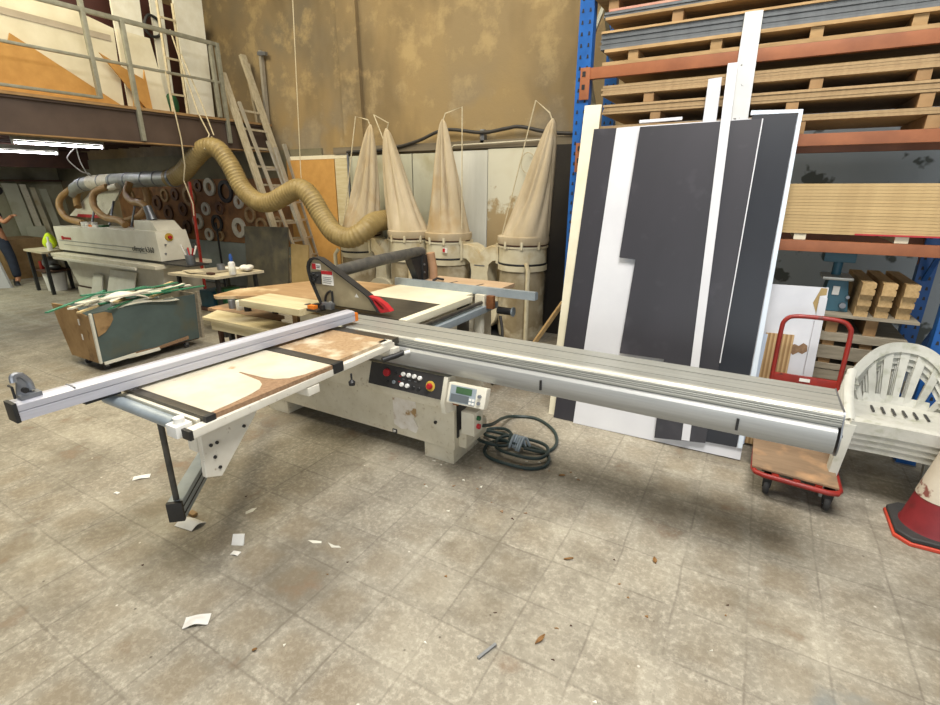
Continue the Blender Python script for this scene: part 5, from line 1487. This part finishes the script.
# ------------------------------------------------------------------ under the rack
cs = thing('chipped_sheet', 'white damaged sheet leaning under the rack behind the red trolley', 'sheet', (.3, 4.0, 0))
CP = (3.98, 4.10, 1.2)
part('sheet', lean([(.115, .02), (.50, .02), (.472, 1.21), (.13, 1.205)], *CP, 0, .016), mat('white_sheet_face', '#dcdde0', '#cfd0d4', 3, .5), cs)
part('bare_patch', lean([(.325, .74), (.345, .72), (.375, .745), (.40, .735), (.425, .76), (.42, .80), (.395, .815), (.37, .79), (.345, .80), (.325, .79)], *CP, -.0015, .001), 'chip_edge', cs, 'brown chipped patch')
part('bare_patch', lean([(.40, 1.10), (.43, 1.03), (.44, .90), (.43, .62), (.43, 1.15), (.467, 1.16), (.466, 1.205), (.43, 1.205)], *CP, -.0015, .001), 'beige_board', cs, 'brown stain at the edge')
solo('wood_strip_panel', lean([(.15, .02), (.33, .02), (.332, .87), (.16, .865)], 3.93, 4.05, .87, 0, .016), 'corrugated', 'brown striped wood panel leaning low behind the red trolley', 'panel')
solo('white_post', lean([(.43, .02), (.49, .02), (.475, 1.145), (.43, 1.15)], 3.955, 4.075, 1.15, 0, .018), 'white_sheet', 'narrow white board with screw holes leaning right of the damaged sheet', 'board')
solo('white_board', lean([(.06, .02), (.15, .02), (.17, .86), (.10, .86)], 3.90, 4.03, .86, 0, .012), mat('pale_blue_white', '#c9d6e6', '#bccadb', 3, .4), 'pale blue white board between the leaning sheets and the striped panel', 'board')
gl = 'weathered board of the stickered pile under the rack'
for z0, z1, x1 in ((.02, .10, .98), (.16, .24, .98), (.30, .36, .97), (.41, .47, 1.0), (.515, .585, .97), (.592, .632, .98), (.672, .765, .96), (.805, .862, .99)):
    solo('pile_board', MB().box(.50, x1, 4.25, 4.88, z0, z1), 'grey_ply', gl, 'board', 'stickered pile under the rack')
for z0, z1 in ((.10, .16), (.24, .30), (.36, .41), (.47, .515), (.632, .672), (.765, .805), (.862, .982)):
    for x in (.56, .78):
        solo('sticker_block', MB().box(x - .035, x + .035, 4.27, 4.86, z0 + .001, z1 - .001), 'bearer', 'timber block between the boards of the pile under the rack', 'bearer', 'blocks in the stickered pile')
solo('pile_board', MB().box(.48, 1.02, 4.22, 4.90, .983, 1.0), 'grey_ply', 'top sheet of the pile under the rack with a splintered front edge', 'board')
gt = 'timbers on the pile under the rack'
tl = [(.70, 'left'), (.815, 'middle'), (.935, 'right')]
for i, (x, side) in enumerate(tl):
    for r, lev in enumerate(('lowest', 'middle', 'topmost')):
        z0 = 1.001 + r * .081
        y = 4.24 - .03 * r + .02 * i
        mb = MB().prism([(x - .038, z0), (x + .038, z0), (x + .038, z0 + .035), (x + .028, z0 + .04), (x + .038, z0 + .05), (x + .038, z0 + .08), (x - .038, z0 + .08)], XZ, y, y + .68)
        solo('square_timber', mb, 'timber', '%s square timber in the %s column of the timber pile under the rack' % (lev, side), 'timber', gt)
vm = thing('bench_machine', 'small teal machine with a silver top plate under the rack', 'machine', (.555, 4.45, 1.0))
part('body', MB().hexa([(.47, 4.34, 1.002), (.64, 4.34, 1.002), (.64, 4.56, 1.002), (.47, 4.56, 1.002)], [(.49, 4.37, 1.22), (.61, 4.37, 1.22), (.61, 4.54, 1.22), (.49, 4.54, 1.22)], .008), 'teal', vm)
part('top_plate', MB().box(.45, .63, 4.33, 4.58, 1.225, 1.245, .003), 'alu_bright', vm, 'silver top plate')
part('column', MB().cyl((.54, 4.50, 1.245), (.54, 4.50, 1.36), .03, n=14), 'teal', vm)
part('head', MB().box(.44, .63, 4.42, 4.60, 1.34, 1.42, .01), 'teal', vm)
part('rating_plate', MB().box(.525, .565, 4.345, 4.36, 1.12, 1.18), 'white', vm)
part('knob', MB().cyl((.60, 4.345, 1.05), (.60, 4.32, 1.05), .02, n=12), 'steel', vm)
part('switch', MB().cyl((.62, 4.345, 1.11), (.62, 4.33, 1.11), .012, n=10), 'steel', vm)

# ------------------------------------------------------------------ red platform trolley
tr = thing('platform_trolley', 'red platform trolley with brown plywood deck under the saw table end', 'trolley', (.41, 3.5, 0))
DZ = .172
rimp = [(.21, 3.86), (.20, 3.26), (.215, 3.22), (.26, 3.20), (.585, 3.17), (.63, 3.185), (.645, 3.22), (.645, 3.86)]
part('deck_rim', MB().tube([(x, y, DZ) for x, y in rimp], .016, 12, True), 'red_paint', tr, 'red tube rim of the deck')
for x in (.32, .43, .54):
    part('deck_rail', MB().box(x - .018, x + .018, 3.20, 3.86, DZ - .012, DZ + .012), 'red_paint', tr)
part('deck_board', MB().hexa([(.19, 3.24, .188), (.635, 3.20, .188), (.635, 3.86, .188), (.19, 3.86, .188)], [(.19, 3.24, .202), (.635, 3.20, .202), (.635, 3.86, .202), (.19, 3.86, .202)], .003), 'deck_board', tr, 'worn brown plywood deck')
ht = smooth_path([(.235, 3.83, .15), (.235, 3.85, .62), (.235, 3.86, .93), (.245, 3.86, 1.0), (.29, 3.86, 1.035), (.42, 3.86, 1.042), (.55, 3.86, 1.035), (.60, 3.86, 1.0), (.615, 3.86, .93), (.615, 3.85, .62), (.615, 3.83, .15)], 5)
h = part('handle', MB().tube(ht, .0145, 12), 'red_paint', tr, 'red tube push handle')
cb_ = part('handle_bar', MB().box(.24, .61, 3.84, 3.86, .57, .635, .003), 'red_paint', tr)
part('handle_label', MB().box(.395, .455, 3.836, 3.8395, .60, .622), 'white', cb_)
for x, y in ((.29, 3.30), (.605, 3.28), (.29, 3.78), (.60, 3.78)):
    w = part('castor', MB().lathe([(0, -.016), (.046, -.016), (.052, -.006), (.052, .006), (.046, .016), (0, .016)], (x, y, .053), 'x', 18), 'rubber', tr)
    part('castor_fork', MB().hexa([(x - .022, y - .02, .05), (x + .022, y - .02, .05), (x + .022, y + .02, .05), (x - .022, y + .02, .05)], [(x - .026, y - .045, .155), (x + .026, y - .045, .155), (x + .026, y + .02, .155), (x - .026, y + .02, .155)]), 'black', w)
    part('castor_hub', MB().cyl((x - .02, y, .053), (x + .02, y, .053), .018, n=12), 'steel', w)
part('castor_plate', MB().box(.25, .64, 3.30, 3.36, .148, .160), 'black', tr)

# ------------------------------------------------------------------ stack of white plastic armchairs
def chair_at(cx, cy, rz, dz, label):
    t = thing('plastic_armchair', label, 'chair', (cx, cy, dz), 'stacked white plastic armchairs')
    R = Matrix.Rotation(rz, 3, 'Z')
    def P(x, y, z):
        return R @ V((x, y, z)) + V((cx, cy, dz))
    seat = MB().grid(lambda u, v: P((u - .5) * (.50 - .03 * v), -.235 + .45 * v, .425 - .012 * math.sin(PI * u) * math.sin(PI * v) - .02 * v - .03 * max(0, 1 - v * 9) ** 2), 16, 14, .008)
    s_ = part('seat', seat, 'chair', t, smooth=1.0)
    mb = MB()
    for k in range(6):
        x = (k - 2.5) * .052
        mb.hexa([P(x - .006, -.02, .414), P(x + .006, -.02, .414), P(x + .006, .09, .409), P(x - .006, .09, .409)], [P(x - .006, -.02, .4195), P(x + .006, -.02, .4195), P(x + .006, .09, .4165), P(x - .006, .09, .4165)])
    part('seat_slots', mb, 'panel_black', s_)
    fa = MB()
    fa.grid(lambda u, v: P((u - .5) * .53, -.245 + .03 * math.cos((u - .5) * 2.2) - .03, .423 - .07 * v), 10, 3, .008)
    part('front_apron', fa, 'chair', t, smooth=1.0)
    for sx in (-1, 1):
        a = MB().grid(lambda u, v: P(sx * (.262 + .012 * v), -.25 + .45 * u, .42 - .06 * v), 8, 3, .007)
        part('side_apron', a, 'chair', t, smooth=1.0)
        for y, yo in ((-.24, -.03), (.20, .06)):
            lg_ = MB().hexa([P(sx * .292 - .022, y + yo - .022, 0), P(sx * .292 + .022, y + yo - .022, 0), P(sx * .292 + .022, y + yo + .022, 0), P(sx * .292 - .022, y + yo + .022, 0)],
                            [P(sx * .262 - .028, y - .034, .40), P(sx * .262 + .028, y - .034, .40), P(sx * .262 + .028, y + .034, .40), P(sx * .262 - .028, y + .034, .40)], .006)
            part('leg', lg_, 'chair', t)
        arm_ = MB()
        path = smooth_path([P(sx * .264, -.215, .40), P(sx * .270, -.15, .445), P(sx * .273, -.05, .49), P(sx * .271, .05, .53), P(sx * .265, .12, .565), P(sx * .258, .165, .60)], 5)
        side = R @ V((1, 0, 0))
        for a_, b_ in zip(path, path[1:]):
            pass
        L_ = len(path)
        def band(u, v):
            i_ = min(int(u * (L_ - 1)), L_ - 2)
            p_ = path[i_].lerp(path[i_ + 1], u * (L_ - 1) - i_)
            return p_ + side * (v - .5) * .040 + V((0, 0, .012 * (1 - (2 * v - 1) ** 2)))
        arm_.grid(band, 24, 4, .010)
        part('armrest', arm_, 'chair', t, smooth=1.2)
    # fan shaped backrest: rim and slats
    def bp2(u, z):                                  # u -1..1 across, curved shell leaning back
        y = .215 + .16 * (z - .41) - .085 * abs(u) ** 2.0 * (1 if z > .5 else .6)
        return y
    half = lambda z: .20 + .06 * min((z - .41) / .25, 1)
    top = lambda u: .80 - .19 * abs(u) ** 2.6
    rimm = MB()
    def rim_pt(u, w):
        zt = top(u) - .062 * w
        x = u * (.262 - .03 * w)
        return P(x, bp2(u, zt), zt)
    rimm.grid(lambda a, w: rim_pt(a * 2 - 1, w), 28, 3, .010)
    part('back_rim', rimm, 'chair', t, smooth=1.0)
    for k in range(7):
        u = (k - 3) / 3
        sl = MB()
        def sp(a, v, u=u):
            ub = u * .80
            wd = .030 + .016 * v
            zt = top(u) - .05
            z = .405 + (zt - .405) * v
            uu = ub + (u * .96 - ub) * v
            x = uu * (.215 + .045 * v) + (a - .5) * wd
            return P(x, bp2(uu, z), z)
        sl.grid(sp, 2, 10, .010)
        part('back_slat', sl, 'chair', t, smooth=1.0)
    part('back_base', MB().grid(lambda a, v: P((a - .5) * .33, .208 + .02 * v - .05 * abs(a - .5) ** 2 * 4 * .5, .40 + .055 * v), 10, 2, .010), 'chair', t, smooth=1.0)
    return t
ch = chair_at(.905, 3.70, -.03, 0, 'white plastic armchair at the bottom of the chair stack')
for k, lab in enumerate(('white plastic armchair, second from the bottom of the chair stack', 'white plastic armchair, second from the top of the chair stack', 'topmost white plastic armchair of the stack beside the traffic cone')):
    dup(ch, (.905 + .004 * (k + 1), 3.70 - .012 * (k + 1), .042 * (k + 1)), lab)

# ------------------------------------------------------------------ traffic cone
CX, CY = 1.11, 3.31
cn = thing('traffic_cone', 'faded red and white traffic cone at the right edge of the floor', 'cone', (CX, CY, 0))
bs = [(-.19, -.13), (-.13, -.19), (.13, -.19), (.19, -.13), (.19, .13), (.13, .19), (-.13, .19), (-.19, .13)]
part('base_rim', MB().prism([(CX + a * 1.04, CY + b * 1.04) for a, b in bs], XY, 0, .022, .004), mat('orange_red_rubber', '#c8472f', '#b23c28', 6, .6), cn, 'orange red lower rim')
part('base', MB().prism([(CX + a, CY + b) for a, b in bs], XY, .022, .05, .006), 'rubber', cn, 'black rubber base')
part('cone_shell', MB().lathe([(.158, .05), (.150, .065), (.115, .255), (.0345, .70), (.03, .74), (.022, .745), (.022, .70), (.10, .25), (.13, .06)], (CX, CY, 0), 'z', 40), 'cone_red', cn, 'faded red cone')
part('reflective_sleeve', MB().lathe([(.1195, .235), (.1215, .236), (.0745, .49), (.0725, .491)], (CX, CY, 0), 'z', 40), 'cone_white', cn, 'scuffed white sleeve')

# ------------------------------------------------------------------ left background
sh = thing('shelf_table', 'dark low table with a lower shelf at the left end of the edge bander', 'table', (-11.4, 4.2, 0))
part('table_top', MB().prism([(-11.75, 4.0), (-10.9, 3.95), (-10.85, 4.03), (-11.3, 4.5), (-11.85, 4.5)], XY, .74, .775), 'bench_top', sh)
part('shelf_board', MB().prism([(-11.6, 4.05), (-11.1, 4.0), (-11.1, 4.45), (-11.65, 4.45)], XY, .38, .40), 'dark_wood', sh)
for x, y in ((-11.7, 4.05), (-10.97, 4.0), (-11.35, 4.46), (-11.8, 4.46)):
    part('leg', MB().box(x - .025, x + .025, y - .025, y + .025, 0, .74), 'black', sh)
solo('bucket', MB().lathe([(0, 0), (.15, 0), (.18, .33), (.19, .335), (.17, .34), (.14, .02), (0, .02)], (-11.45, 4.26, 0), 'z', 22), 'white', 'white bucket on the floor under the dark low table', 'bucket')
solo('container', MB().ball((-11.4, 4.22, .52), .13, (1.1, .9, .9)), 'steel', 'grey rounded container on the shelf of the dark low table', 'container')
solo('tool_box', MB().box(-11.62, -11.52, 4.12, 4.35, .402, .55, .01), 'red_paint', 'dull red box on the shelf of the dark low table', 'box')
solo('cloth_bundle', MB().ball((-11.2, 4.2, .46), .075, (1.4, 1.2, .8)), 'black', 'black cloth bundle on the shelf of the dark low table', 'cloth')
hv = MB().ball((-11.30, 4.26, .90), .135, (1.0, .8, 1.0), 20)
for v_ in hv.bm.verts:
    a_ = math.atan2(v_.co.y - 4.26, v_.co.x + 11.30)
    h_ = (v_.co.z - .765) / .27
    k_ = (1.15 - .55 * h_) * (1 + .10 * math.sin(5 * a_ + 3 * h_))
    v_.co.x = -11.30 + (v_.co.x + 11.30) * k_
    v_.co.y = 4.26 + (v_.co.y - 4.26) * k_
    v_.co.z = .777 + .29 * h_
solo('safety_vest', hv, 'hivis', 'crumpled fluorescent yellow vest at the left end of the edge bander', 'vest', smooth=1.3)
sp = thing('spray_bottle', 'small white bottle standing on the dark low table beside the yellow vest', 'bottle', (-10.98, 4.12, .777))
part('bottle_body', MB().lathe([(0, .777), (.04, .777), (.04, .90), (.015, .94), (.015, .99), (0, .99)], (-10.98, 4.12, 0), 'z', 14), 'white', sp)
part('cap', MB().cyl((-10.98, 4.12, .985), (-10.98, 4.12, 1.02), .018, n=10), 'white', sp)
# boards stored against the far left wall
for k, (y0, y1, z1, m, lab) in enumerate(((5.02, 5.30, 1.95, 'panel_pale', 'widest pale board leaning on the far left wall'), (5.34, 5.46, 1.92, 'cream', 'narrow pale board leaning on the far left wall, second from the left'), (5.52, 5.62, 1.85, 'dusty_cream', 'narrow cream board leaning on the far left wall, third from the left'), (5.70, 5.84, 1.82, 'panel_pale', 'narrow greenish board leaning on the far left wall, nearest the corner'))):
    solo('leaning_board', MB().hexa([(-14.55, y0 + .06, 0), (-14.52, y0 + .06, 0), (-14.52, y1 + .06, 0), (-14.55, y1 + .06, 0)], [(-14.98, y0, z1), (-14.95, y0, z1), (-14.95, y1, z1), (-14.98, y1, z1)]), m, lab, 'board')
solo('leaning_board', MB().hexa([(-14.40, 5.12, 0), (-14.38, 5.12, 0), (-14.38, 5.52, 0), (-14.40, 5.52, 0)], [(-14.60, 5.12, 1.0), (-14.58, 5.12, 1.0), (-14.58, 5.48, 1.0), (-14.60, 5.48, 1.0)]), 'panel_pale', 'short wide pale board in front of the tall boards by the far left wall', 'board')
solo('shelf_ledge', MB().box(-15.0, -14.7, 4.3, 6.1, 1.98, 2.02), 'dark_wood', 'dark timber shelf running high along the far left wall', 'shelf')
for k, (y, r, m, lab) in enumerate(((4.62, .09, 'dark_wood', 'dark roll hanging on the far left wall behind the person, left one'), (4.80, .08, 'ring_brown', 'brown roll hanging on the far left wall behind the person'), (4.92, .10, 'ring_black', 'black roll hanging on the far left wall next to the pale boards'))):
    solo('edging_roll', MB().lathe([(r * .5, 0), (r, 0), (r, .04), (r * .5, .04)], (-14.99, y, 1.55 + .12 * k), 'x', 22, True), m, lab, 'roll')
solo('workbench', MB().box(-14.4, -13.5, 4.3, 5.0, 0, .82, .01), 'bin_wood', 'brown cabinet behind the person at the far left', 'cabinet')
solo('white_sheet', MB().hexa([(-12.62, 3.76, 0), (-12.60, 3.72, 0), (-12.46, 3.89, 0), (-12.48, 3.93, 0)], [(-12.75, 3.62, .64), (-12.73, 3.58, .64), (-12.45, 3.79, .64), (-12.47, 3.83, .64)]), 'white_sheet', 'white sheet offcut standing on the floor at the left edge in front of the person', 'sheet')

# person bending over the bench at the far left
pr = thing('person', 'person in black top and dark jeans bending over at the far left edge', 'person', (-13.08, 4.10, 0))
def skin(name, verts, edges, m, parent, sub=2):
    me = bpy.data.meshes.new(name)
    o_ = ORG[pr.name]
    me.from_pydata([tuple(V(v[0]) - o_) for v in verts], edges, [])
    ob = bpy.data.objects.new(name, me)
    COL.objects.link(ob)
    md = ob.modifiers.new('skin', 'SKIN')
    for i, v in enumerate(verts):
        r = v[1]
        me.skin_vertices[0].data[i].radius = (r, r) if isinstance(r, (int, float)) else r
    me.skin_vertices[0].data[0].use_root = True
    sd_ = ob.modifiers.new('sub', 'SUBSURF')
    sd_.levels = sub
    sd_.render_levels = sub
    dg = bpy.context.evaluated_depsgraph_get()
    ev = bpy.data.meshes.new_from_object(ob.evaluated_get(dg))
    bpy.data.objects.remove(ob)
    ev.materials.clear()
    ev.materials.append(M[m])
    ev.polygons.foreach_set('use_smooth', [True] * len(ev.polygons))
    ev.name = name
    r_ = bpy.data.objects.new(name, ev)
    COL.objects.link(r_)
    r_.parent = parent
    return r_
bx, by = -13.08, 4.10
def q(x, y, z):
    return (bx + x, by + y, z)
body = skin('body', [(q(0, 0, .95), .13), (q(-.04, -.04, 1.15), .125), (q(-.10, -.10, 1.34), .14), (q(-.14, -.14, 1.44), .06), (q(-.18, -.17, 1.52), .055),
                     (q(-.21, -.19, 1.60), (.085, .095)), (q(-.23, -.20, 1.68), (.075, .085)),
                     (q(.08, .02, 1.36), .055), (q(.22, .10, 1.20), .045), (q(.38, .16, 1.30), .035), (q(.45, .18, 1.33), .036),
                     (q(-.28, -.22, 1.34), .055), (q(-.30, -.30, 1.10), .045), (q(-.18, -.34, .95), .035), (q(-.12, -.34, .92), .036),
                     (q(.10, .03, .86), .095), (q(.20, .06, .50), .068), (q(.28, .05, .10), .045), (q(.36, -.02, .045), .042),
                     (q(-.10, -.05, .86), .095), (q(-.02, -.16, .50), .068), (q(-.10, -.08, .10), .045), (q(-.02, -.18, .045), .042)],
            [(0, 1), (1, 2), (2, 3), (3, 4), (4, 5), (5, 6), (2, 7), (7, 8), (8, 9), (9, 10), (2, 11), (11, 12), (12, 13), (13, 14), (0, 15), (15, 16), (16, 17), (17, 18), (0, 19), (19, 20), (20, 21), (21, 22)], 'skin', pr)
def fingers(c, d, side):
    c, d, side = V(c), V(d).normalized(), V(side).normalized()
    for k, (off, ln) in enumerate(((-.028, .062), (-.010, .072), (.009, .068), (.027, .054))):
        a = c + side * off
        mb = MB().tube([a, a + d * ln * .5, a + d * ln * .85 + V((0, 0, -.018)), a + d * ln + V((0, 0, -.035))], [.009, .0085, .008, .006], 8)
        part('finger', mb, 'skin', pr, smooth=1.2)
    a = c - d * .03 + side * -.03
    part('thumb', MB().tube([a, a - side * .025 + d * .02, a - side * .03 + d * .05], [.011, .010, .007], 8), 'skin', pr, smooth=1.2)
fingers(q(.47, .185, 1.34), (1, .3, .3), (-.3, 1, 0))
fingers(q(-.10, -.34, .905), (1, 0, -.6), (0, 1, 0))
skin('jeans', [(q(0, 0, .97), .150), (q(0, 0, .88), .145), (q(.10, .03, .84), .112), (q(.20, .06, .50), .088), (q(.275, .05, .12), .075), (q(-.10, -.05, .84), .112), (q(-.02, -.16, .50), .088), (q(-.095, -.085, .12), .075)],
     [(0, 1), (1, 2), (2, 3), (3, 4), (1, 5), (5, 6), (6, 7)], 'jeans', pr)
skin('shirt', [(q(0, 0, .93), .172), (q(-.04, -.04, 1.15), .155), (q(-.10, -.10, 1.33), .17), (q(-.135, -.135, 1.42), .09), (q(.07, .015, 1.36), .085), (q(.15, .06, 1.27), .07), (q(-.27, -.22, 1.34), .085), (q(-.295, -.26, 1.22), .07)],
     [(0, 1), (1, 2), (2, 3), (2, 4), (4, 5), (2, 6), (6, 7)], 'shirt', pr)
hd = q(-.22, -.195, 1.645)
part('hair', MB().ball((hd[0] - .012, hd[1] - .01, hd[2] + .035), .115, (1, 1, .95), 16), 'hair', pr, smooth=1.3)
part('nose', MB().ball((hd[0] + .10, hd[1] + .03, hd[2] - .02), .018, (1.2, .8, 1.2), 10), 'skin', pr, smooth=1.3)
for s in (-1, 1):
    part('eye', MB().ball((hd[0] + .088 - .012 * s, hd[1] + .02 + .035 * s, hd[2]), .012, (1, 1, 1), 10), 'black', pr, smooth=1.3)
    part('ear', MB().ball((hd[0] - .01, hd[1] + .105 * s, hd[2] - .02), .025, (.8, .5, 1.2), 10), 'skin', pr, smooth=1.3)
    xx, yy = ((.335, .0) if s > 0 else (-.045, -.155))
    part('shoe', MB().hexa([q(xx - .12, yy - .03, 0), q(xx + .14, yy - .09, 0), q(xx + .16, yy + .0, 0), q(xx - .10, yy + .07, 0)], [q(xx - .11, yy - .02, .11), q(xx + .10, yy - .07, .06), q(xx + .12, yy - .01, .06), q(xx - .09, yy + .06, .11)], .02), 'black', pr, smooth=1.0)
part('mouth', MB().ball((hd[0] + .092, hd[1] + .03, hd[2] - .062), .016, (.5, 1.4, .4), 10), 'ring_brown', pr, smooth=1.3)

# ------------------------------------------------------------------ litter on the floor
def flat(name, pts, m, label, cat, h=.004, z=0.0):
    return solo(name, MB().prism(pts, XY, z, z + h), m, label, cat)
def paper(name, x, y, a, w, l, h, label):
    c, s = math.cos(a), math.sin(a)
    mb = MB().grid(lambda u, v: (x + c * (u - .5) * w - s * (v - .5) * l, y + s * (u - .5) * w + c * (v - .5) * l, .004 + h * (math.sin(u * PI) ** 2) * (.6 + .4 * math.sin(v * 5)) + .25 * h * abs(v - .5)), 10, 8, .003)
    return solo(name, mb, 'paper', label, 'paper', smooth=.5)
paper('paper_scrap', -1.92, .90, .75, .105, .062, .022, 'crumpled white paper, larger scrap in the middle of the bare floor')
mb = MB().hexa([(-2.235, 1.30, 0), (-2.175, 1.33, 0), (-2.185, 1.345, 0), (-2.245, 1.315, 0)], [(-2.245, 1.325, .05), (-2.185, 1.355, .055), (-2.187, 1.358, .055), (-2.247, 1.328, .05)])
solo('folded_card', mb, 'paper', 'small folded white card standing in the shadow near the saw leg', 'card')
paper('paper_scrap', -2.155, 1.268, .3, .045, .03, .006, 'tiny white paper scrap beside the folded card')
mb = MB().grid(lambda u, v: (-2.66 + .13 * u, 1.24 + .09 * v + .02 * u, .004 + .04 * math.sin(PI * v) * math.sin(PI * (.15 + .7 * u))), 8, 8, .003)
solo('paper_scrap', mb, 'paper', 'rounded white paper scrap under the end of the swing arm', 'paper', smooth=1.0)
solo('wood_scrap', MB().box(-2.69, -2.64, 1.34, 1.37, 0, .02), 'bin_wood', 'brown wood bit beside the paper scrap under the swing arm', 'scrap')
paper('paper_scrap', -3.35, 1.43, .9, .10, .05, .008, 'grey white paper scrap on the floor behind the crosscut table end')
paper('paper_scrap', -3.30, 1.25, .2, .035, .02, .004, 'tiny white scrap behind the crosscut table end')
paper('paper_scrap', -3.03, .52, .2, .05, .02, .003, 'thin white scrap on the left part of the floor')
for pts, lab in (([(-1.90, 1.535), (-1.86, 1.53), (-1.82, 1.555), (-1.83, 1.565), (-1.87, 1.55)], 'white paint splash on the floor, left of a pair'), ([(-1.79, 1.575), (-1.745, 1.555), (-1.70, 1.58), (-1.72, 1.585), (-1.74, 1.575)], 'white paint splash on the floor, right of a pair')):
    flat('paint_splash', pts, 'offcut_white', lab, 'stain', .0015)
for pts, lab in (([(-2.42, 1.53), (-2.40, 1.515), (-2.385, 1.555), (-2.395, 1.59), (-2.415, 1.57)], 'white splash on the floor just right of the bracket foot'),):
    flat('paint_splash', pts, 'offcut_white', lab, 'stain', .0015)
solo('splinter', MB().bar((-.735, 1.36, .006), (-.70, 1.455, .008), .012, .008), 'steel', 'thin grey splinter lying at the front centre of the floor', 'splinter')
def leaf(x, y, a, l, w, label):
    c, s = math.cos(a), math.sin(a)
    mb = MB().grid(lambda u, v: (x + c * (u - .5) * l - s * (v - .5) * w * math.sin(PI * min(max(u, .02), .98)), y + s * (u - .5) * l + c * (v - .5) * w * math.sin(PI * min(max(u, .02), .98)), .003 + .012 * abs(v - .5) + .008 * u * u), 8, 4, .0015)
    return solo('dry_leaf', mb, 'leaf', label, 'leaf', smooth=1.0)
leaf(-.545, 1.57, 1.2, 0.058, 0.018, 'dry brown leaf at the front centre of the floor')
leaf(-.90, 2.84, .2, 0.041, 0.024, 'dry brown leaf on the floor between cable coil and white sheet')
leaf(-.205, 2.31, 1.9, 0.037, 0.021, 'curled dark leaf on the floor right of the centre')
leaf(-.60, 2.10, .5, 0.048, 0.012, 'small twisted brown leaf on the floor in front of the saw table')
leaf(-1.57, .93, .5, 0.019, 0.012, 'tiny orange brown leaf near the larger paper scrap')
leaf(.64, 1.56, 2.4, 0.034, 0.018, 'dark leaf on the grey floor patch at the right')
rn = random.Random(5)
for k in range(26):
    x, y = -1.35 + rn.uniform(-.45, .55), 2.55 + rn.uniform(-.30, .40)
    if -1.9 < x < -1.55 and y > 2.58:
        continue
    solo('wood_chip', MB().prism([(x, y), (x + rn.uniform(.01, .025), y + rn.uniform(-.008, .008)), (x + rn.uniform(.004, .02), y + rn.uniform(.008, .018))], XY, 0, .005), 'offcut_white' if k % 2 else 'chip_edge', 'small wood chip on the floor around the cable coil', 'chip', 'wood chips around the cable coil')
for k in range(30):
    x, y = rn.uniform(-2.6, .9), rn.uniform(.7, 2.4)
    solo('wood_chip', MB().prism([(x, y), (x + rn.uniform(.008, .02), y + rn.uniform(-.006, .006)), (x + rn.uniform(.002, .015), y + rn.uniform(.006, .014))], XY, 0, .004), ('offcut_white', 'dark_wood', 'leaf')[k % 3], 'tiny chip scattered on the open floor in front of the saw', 'chip', 'chips scattered on the open floor')
